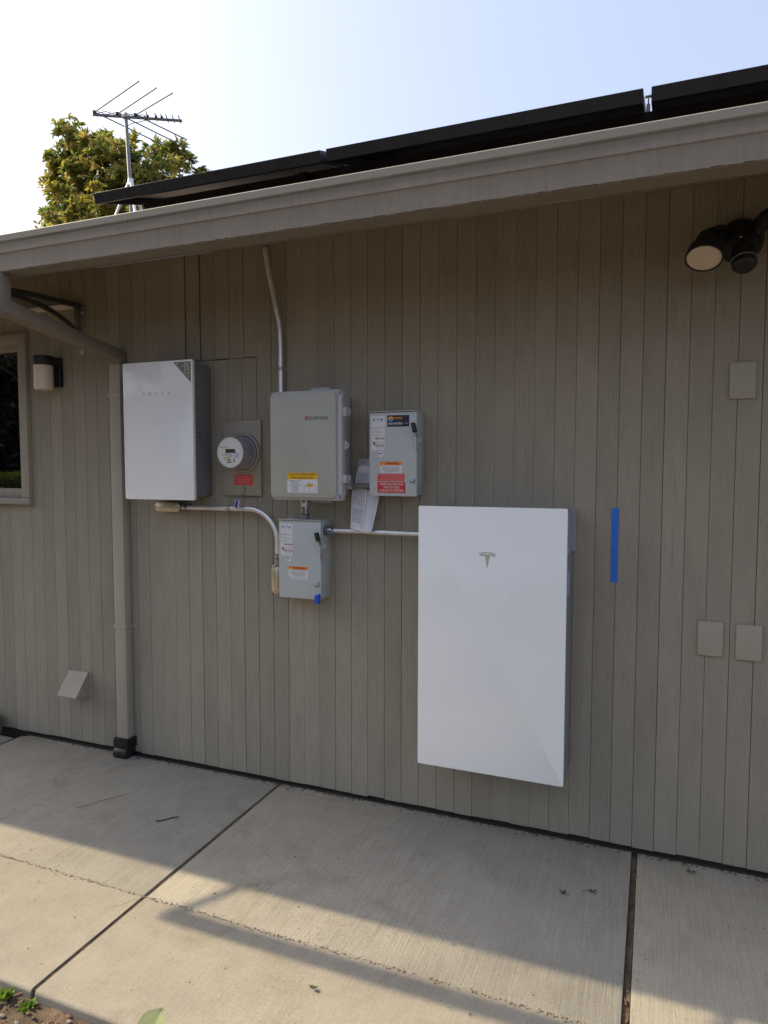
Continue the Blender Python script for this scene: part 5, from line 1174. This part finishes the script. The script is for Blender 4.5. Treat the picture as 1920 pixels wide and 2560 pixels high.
def broad(tip_c, d_, n_, L_b, W_b, tone):
    d_ = Vector(d_).normalized(); n_ = Vector(n_).normalized(); s_ = d_.cross(n_).normalized(); n_ = s_.cross(d_)
    o = Vector(tip_c); vs, fs, tn = [], [], []; NU, NV = 14, 12
    for j in range(NV+1):
        v = j/NV; w = W_b*0.5*min(1, 1.9*v**0.6)*max(0.0, 1-v**7)**0.5*(1+0.04*math.sin(v*46))+0.001
        for i in range(NU+1):
            u = -1+2*i/NU; fold_ = abs(u)*0.22*w*1.2; ve = 0.035*W_b*math.sin((v-abs(u)*0.35)*34)*(1-abs(u)*0.3)*(abs(u) > 0.03)
            p_ = o+d_*L_b*(v-1)-n_*L_b*0.16*(v-0.3)**2+s_*u*w+n_*(fold_+ve*0.35)
            vs.append(p_-wloc(pl)); tn.append(min(1, max(0, tone+0.35*math.exp(-(u*9)**2)+0.12*math.sin((v-abs(u)*0.35)*34))))
    for j in range(NV):
        for i in range(NU):
            a_ = j*(NU+1)+i; fs.append((a_, a_+1, a_+NU+2, a_+NU+1))
    me = bpy.data.meshes.new('leaf'); me.from_pydata([tuple(v) for v in vs], [], fs); at = me.attributes.new('tint', 'FLOAT', 'POINT'); at.data.foreach_set('value', tn); me.materials.append(M_BROAD)
    me.polygons.foreach_set('use_smooth', [True]*len(me.polygons))
    ob = bpy.data.objects.new('leaf', me); COL.objects.link(ob); ob.parent = pl; WO[ob.name] = wloc(pl)
    b = MB(); base_ = o-d_*L_b-n_*L_b*0.16*0.09; b.tube([base_, base_.lerp(Vector((-0.93, -1.88, 0.05)), 0.5)+Vector((0, 0, 0.02)), Vector((-0.93, -1.88, -0.06))], 0.003, 6, rads=[0.0022, 0.003, 0.004]); b.build('stalk', M_BROAD, pl)
broad((-0.958, -1.80, 0.417), (0.02, 0.35, 0.75), (-0.30, -0.68, 0.65), 0.17, 0.100, 0.30)
broad((-0.890, -1.80, 0.366), (0.75, 0.1, 0.35), (0.45, -0.6, 0.5), 0.10, 0.07, 0.0)
broad((-1.03, -1.98, 0.22), (-0.7, -0.3, 0.3), (0.2, -0.2, 0.9), 0.13, 0.10, 0.3)
broad((-0.83, -2.0, 0.20), (0.6, -0.5, 0.25), (0, 0, 1), 0.13, 0.10, 0.2)
def dry(pos, L_d, lab, stem):
    t = thing('fallen_leaf', pos, lab, 'leaf', 'fallen leaves on the path'); p_ = Vector(pos); a_ = random.uniform(0, 6.28); lv = []
    for k in range(4):
        d_ = Vector((math.cos(a_+k*0.9), math.sin(a_+k*0.9), 0.35)); lv.append((p_+Vector((0, 0, 0.003)), d_, Vector((0, 0, 1))+rdir()*0.5, L_d*random.uniform(0.6, 1), L_d*0.55, random.random()))
    leaf_mesh_object('blade', lv, M_DRYLEAF, t, fold=0.35)
    b = MB(); b.tube([p_+Vector((0, 0, 0.003)), p_+Vector(stem)*0.5+Vector((0, 0, 0.006)), p_+Vector(stem)+Vector((0, 0, 0.003))], 0.0009, 5); b.build('stem', M_TWIG, t)
dry((-0.275, -0.413, 0.002), 0.022, 'curled brown fallen leaf in the shade, left of a matching one', (-0.02, 0.02, 0))
dry((-0.181, -0.360, 0.002), 0.022, 'curled greenish fallen leaf with long stem, nearer the slab joint', (-0.035, -0.012, 0))
dry((0.164, -0.092, 0.002), 0.026, 'dark fallen leaf near the foot of the wall at right', (0.02, 0.01, 0))
dry((-0.920, -1.167, 0.002), 0.018, 'small dry fallen leaf on the sunlit front slab', (0.01, 0.015, 0))
b = MB()
for k in range(170):
    x_ = random.uniform(-3.2, 0.5); y_ = random.uniform(-1.42, -0.06); a_ = random.uniform(0, 3.14); l_ = random.uniform(0.002, 0.007)
    b.tube([(x_, y_, 0.0022), (x_+l_*math.cos(a_), y_+l_*math.sin(a_), 0.003)], random.uniform(0.0006, 0.0014), 5)
lt = b.build('litter', M_TWIG, smooth=0); tag(lt, 'tiny dark bits of litter scattered on the concrete', None, kind='stuff')
b = MB()
for (x_, y_, a_, l_) in ((-1.702, -1.40, 1.4, 0.016), (-1.708, -1.28, 1.1, 0.011), (-1.704, -1.05, 1.8, 0.014), (-0.045, -0.86, 1.7, 0.026), (-0.038, -0.93, 1.3, 0.022), (-1.735, -1.50, 0.9, 0.022)):
    b.box(x_-l_/2, x_+l_/2, y_-0.003, y_+0.003, -0.013, -0.003, 0.001, rot=Matrix.Rotation(a_, 3, 'Z'))
ch = b.build('bark_chips', M_CHIP, smooth=0); tag(ch, 'reddish bark chips caught in the slab joints', None, kind='stuff')
b = MB(); b.sphere((-3.665, -0.085, 0.040), 0.10, 3, (0.9, 0.8, 1.15), 0.03); rk = b.build('stone', M_STONE, smooth=60); tag(rk, 'rough grey stone at the left edge against the wall foot', 'stone')
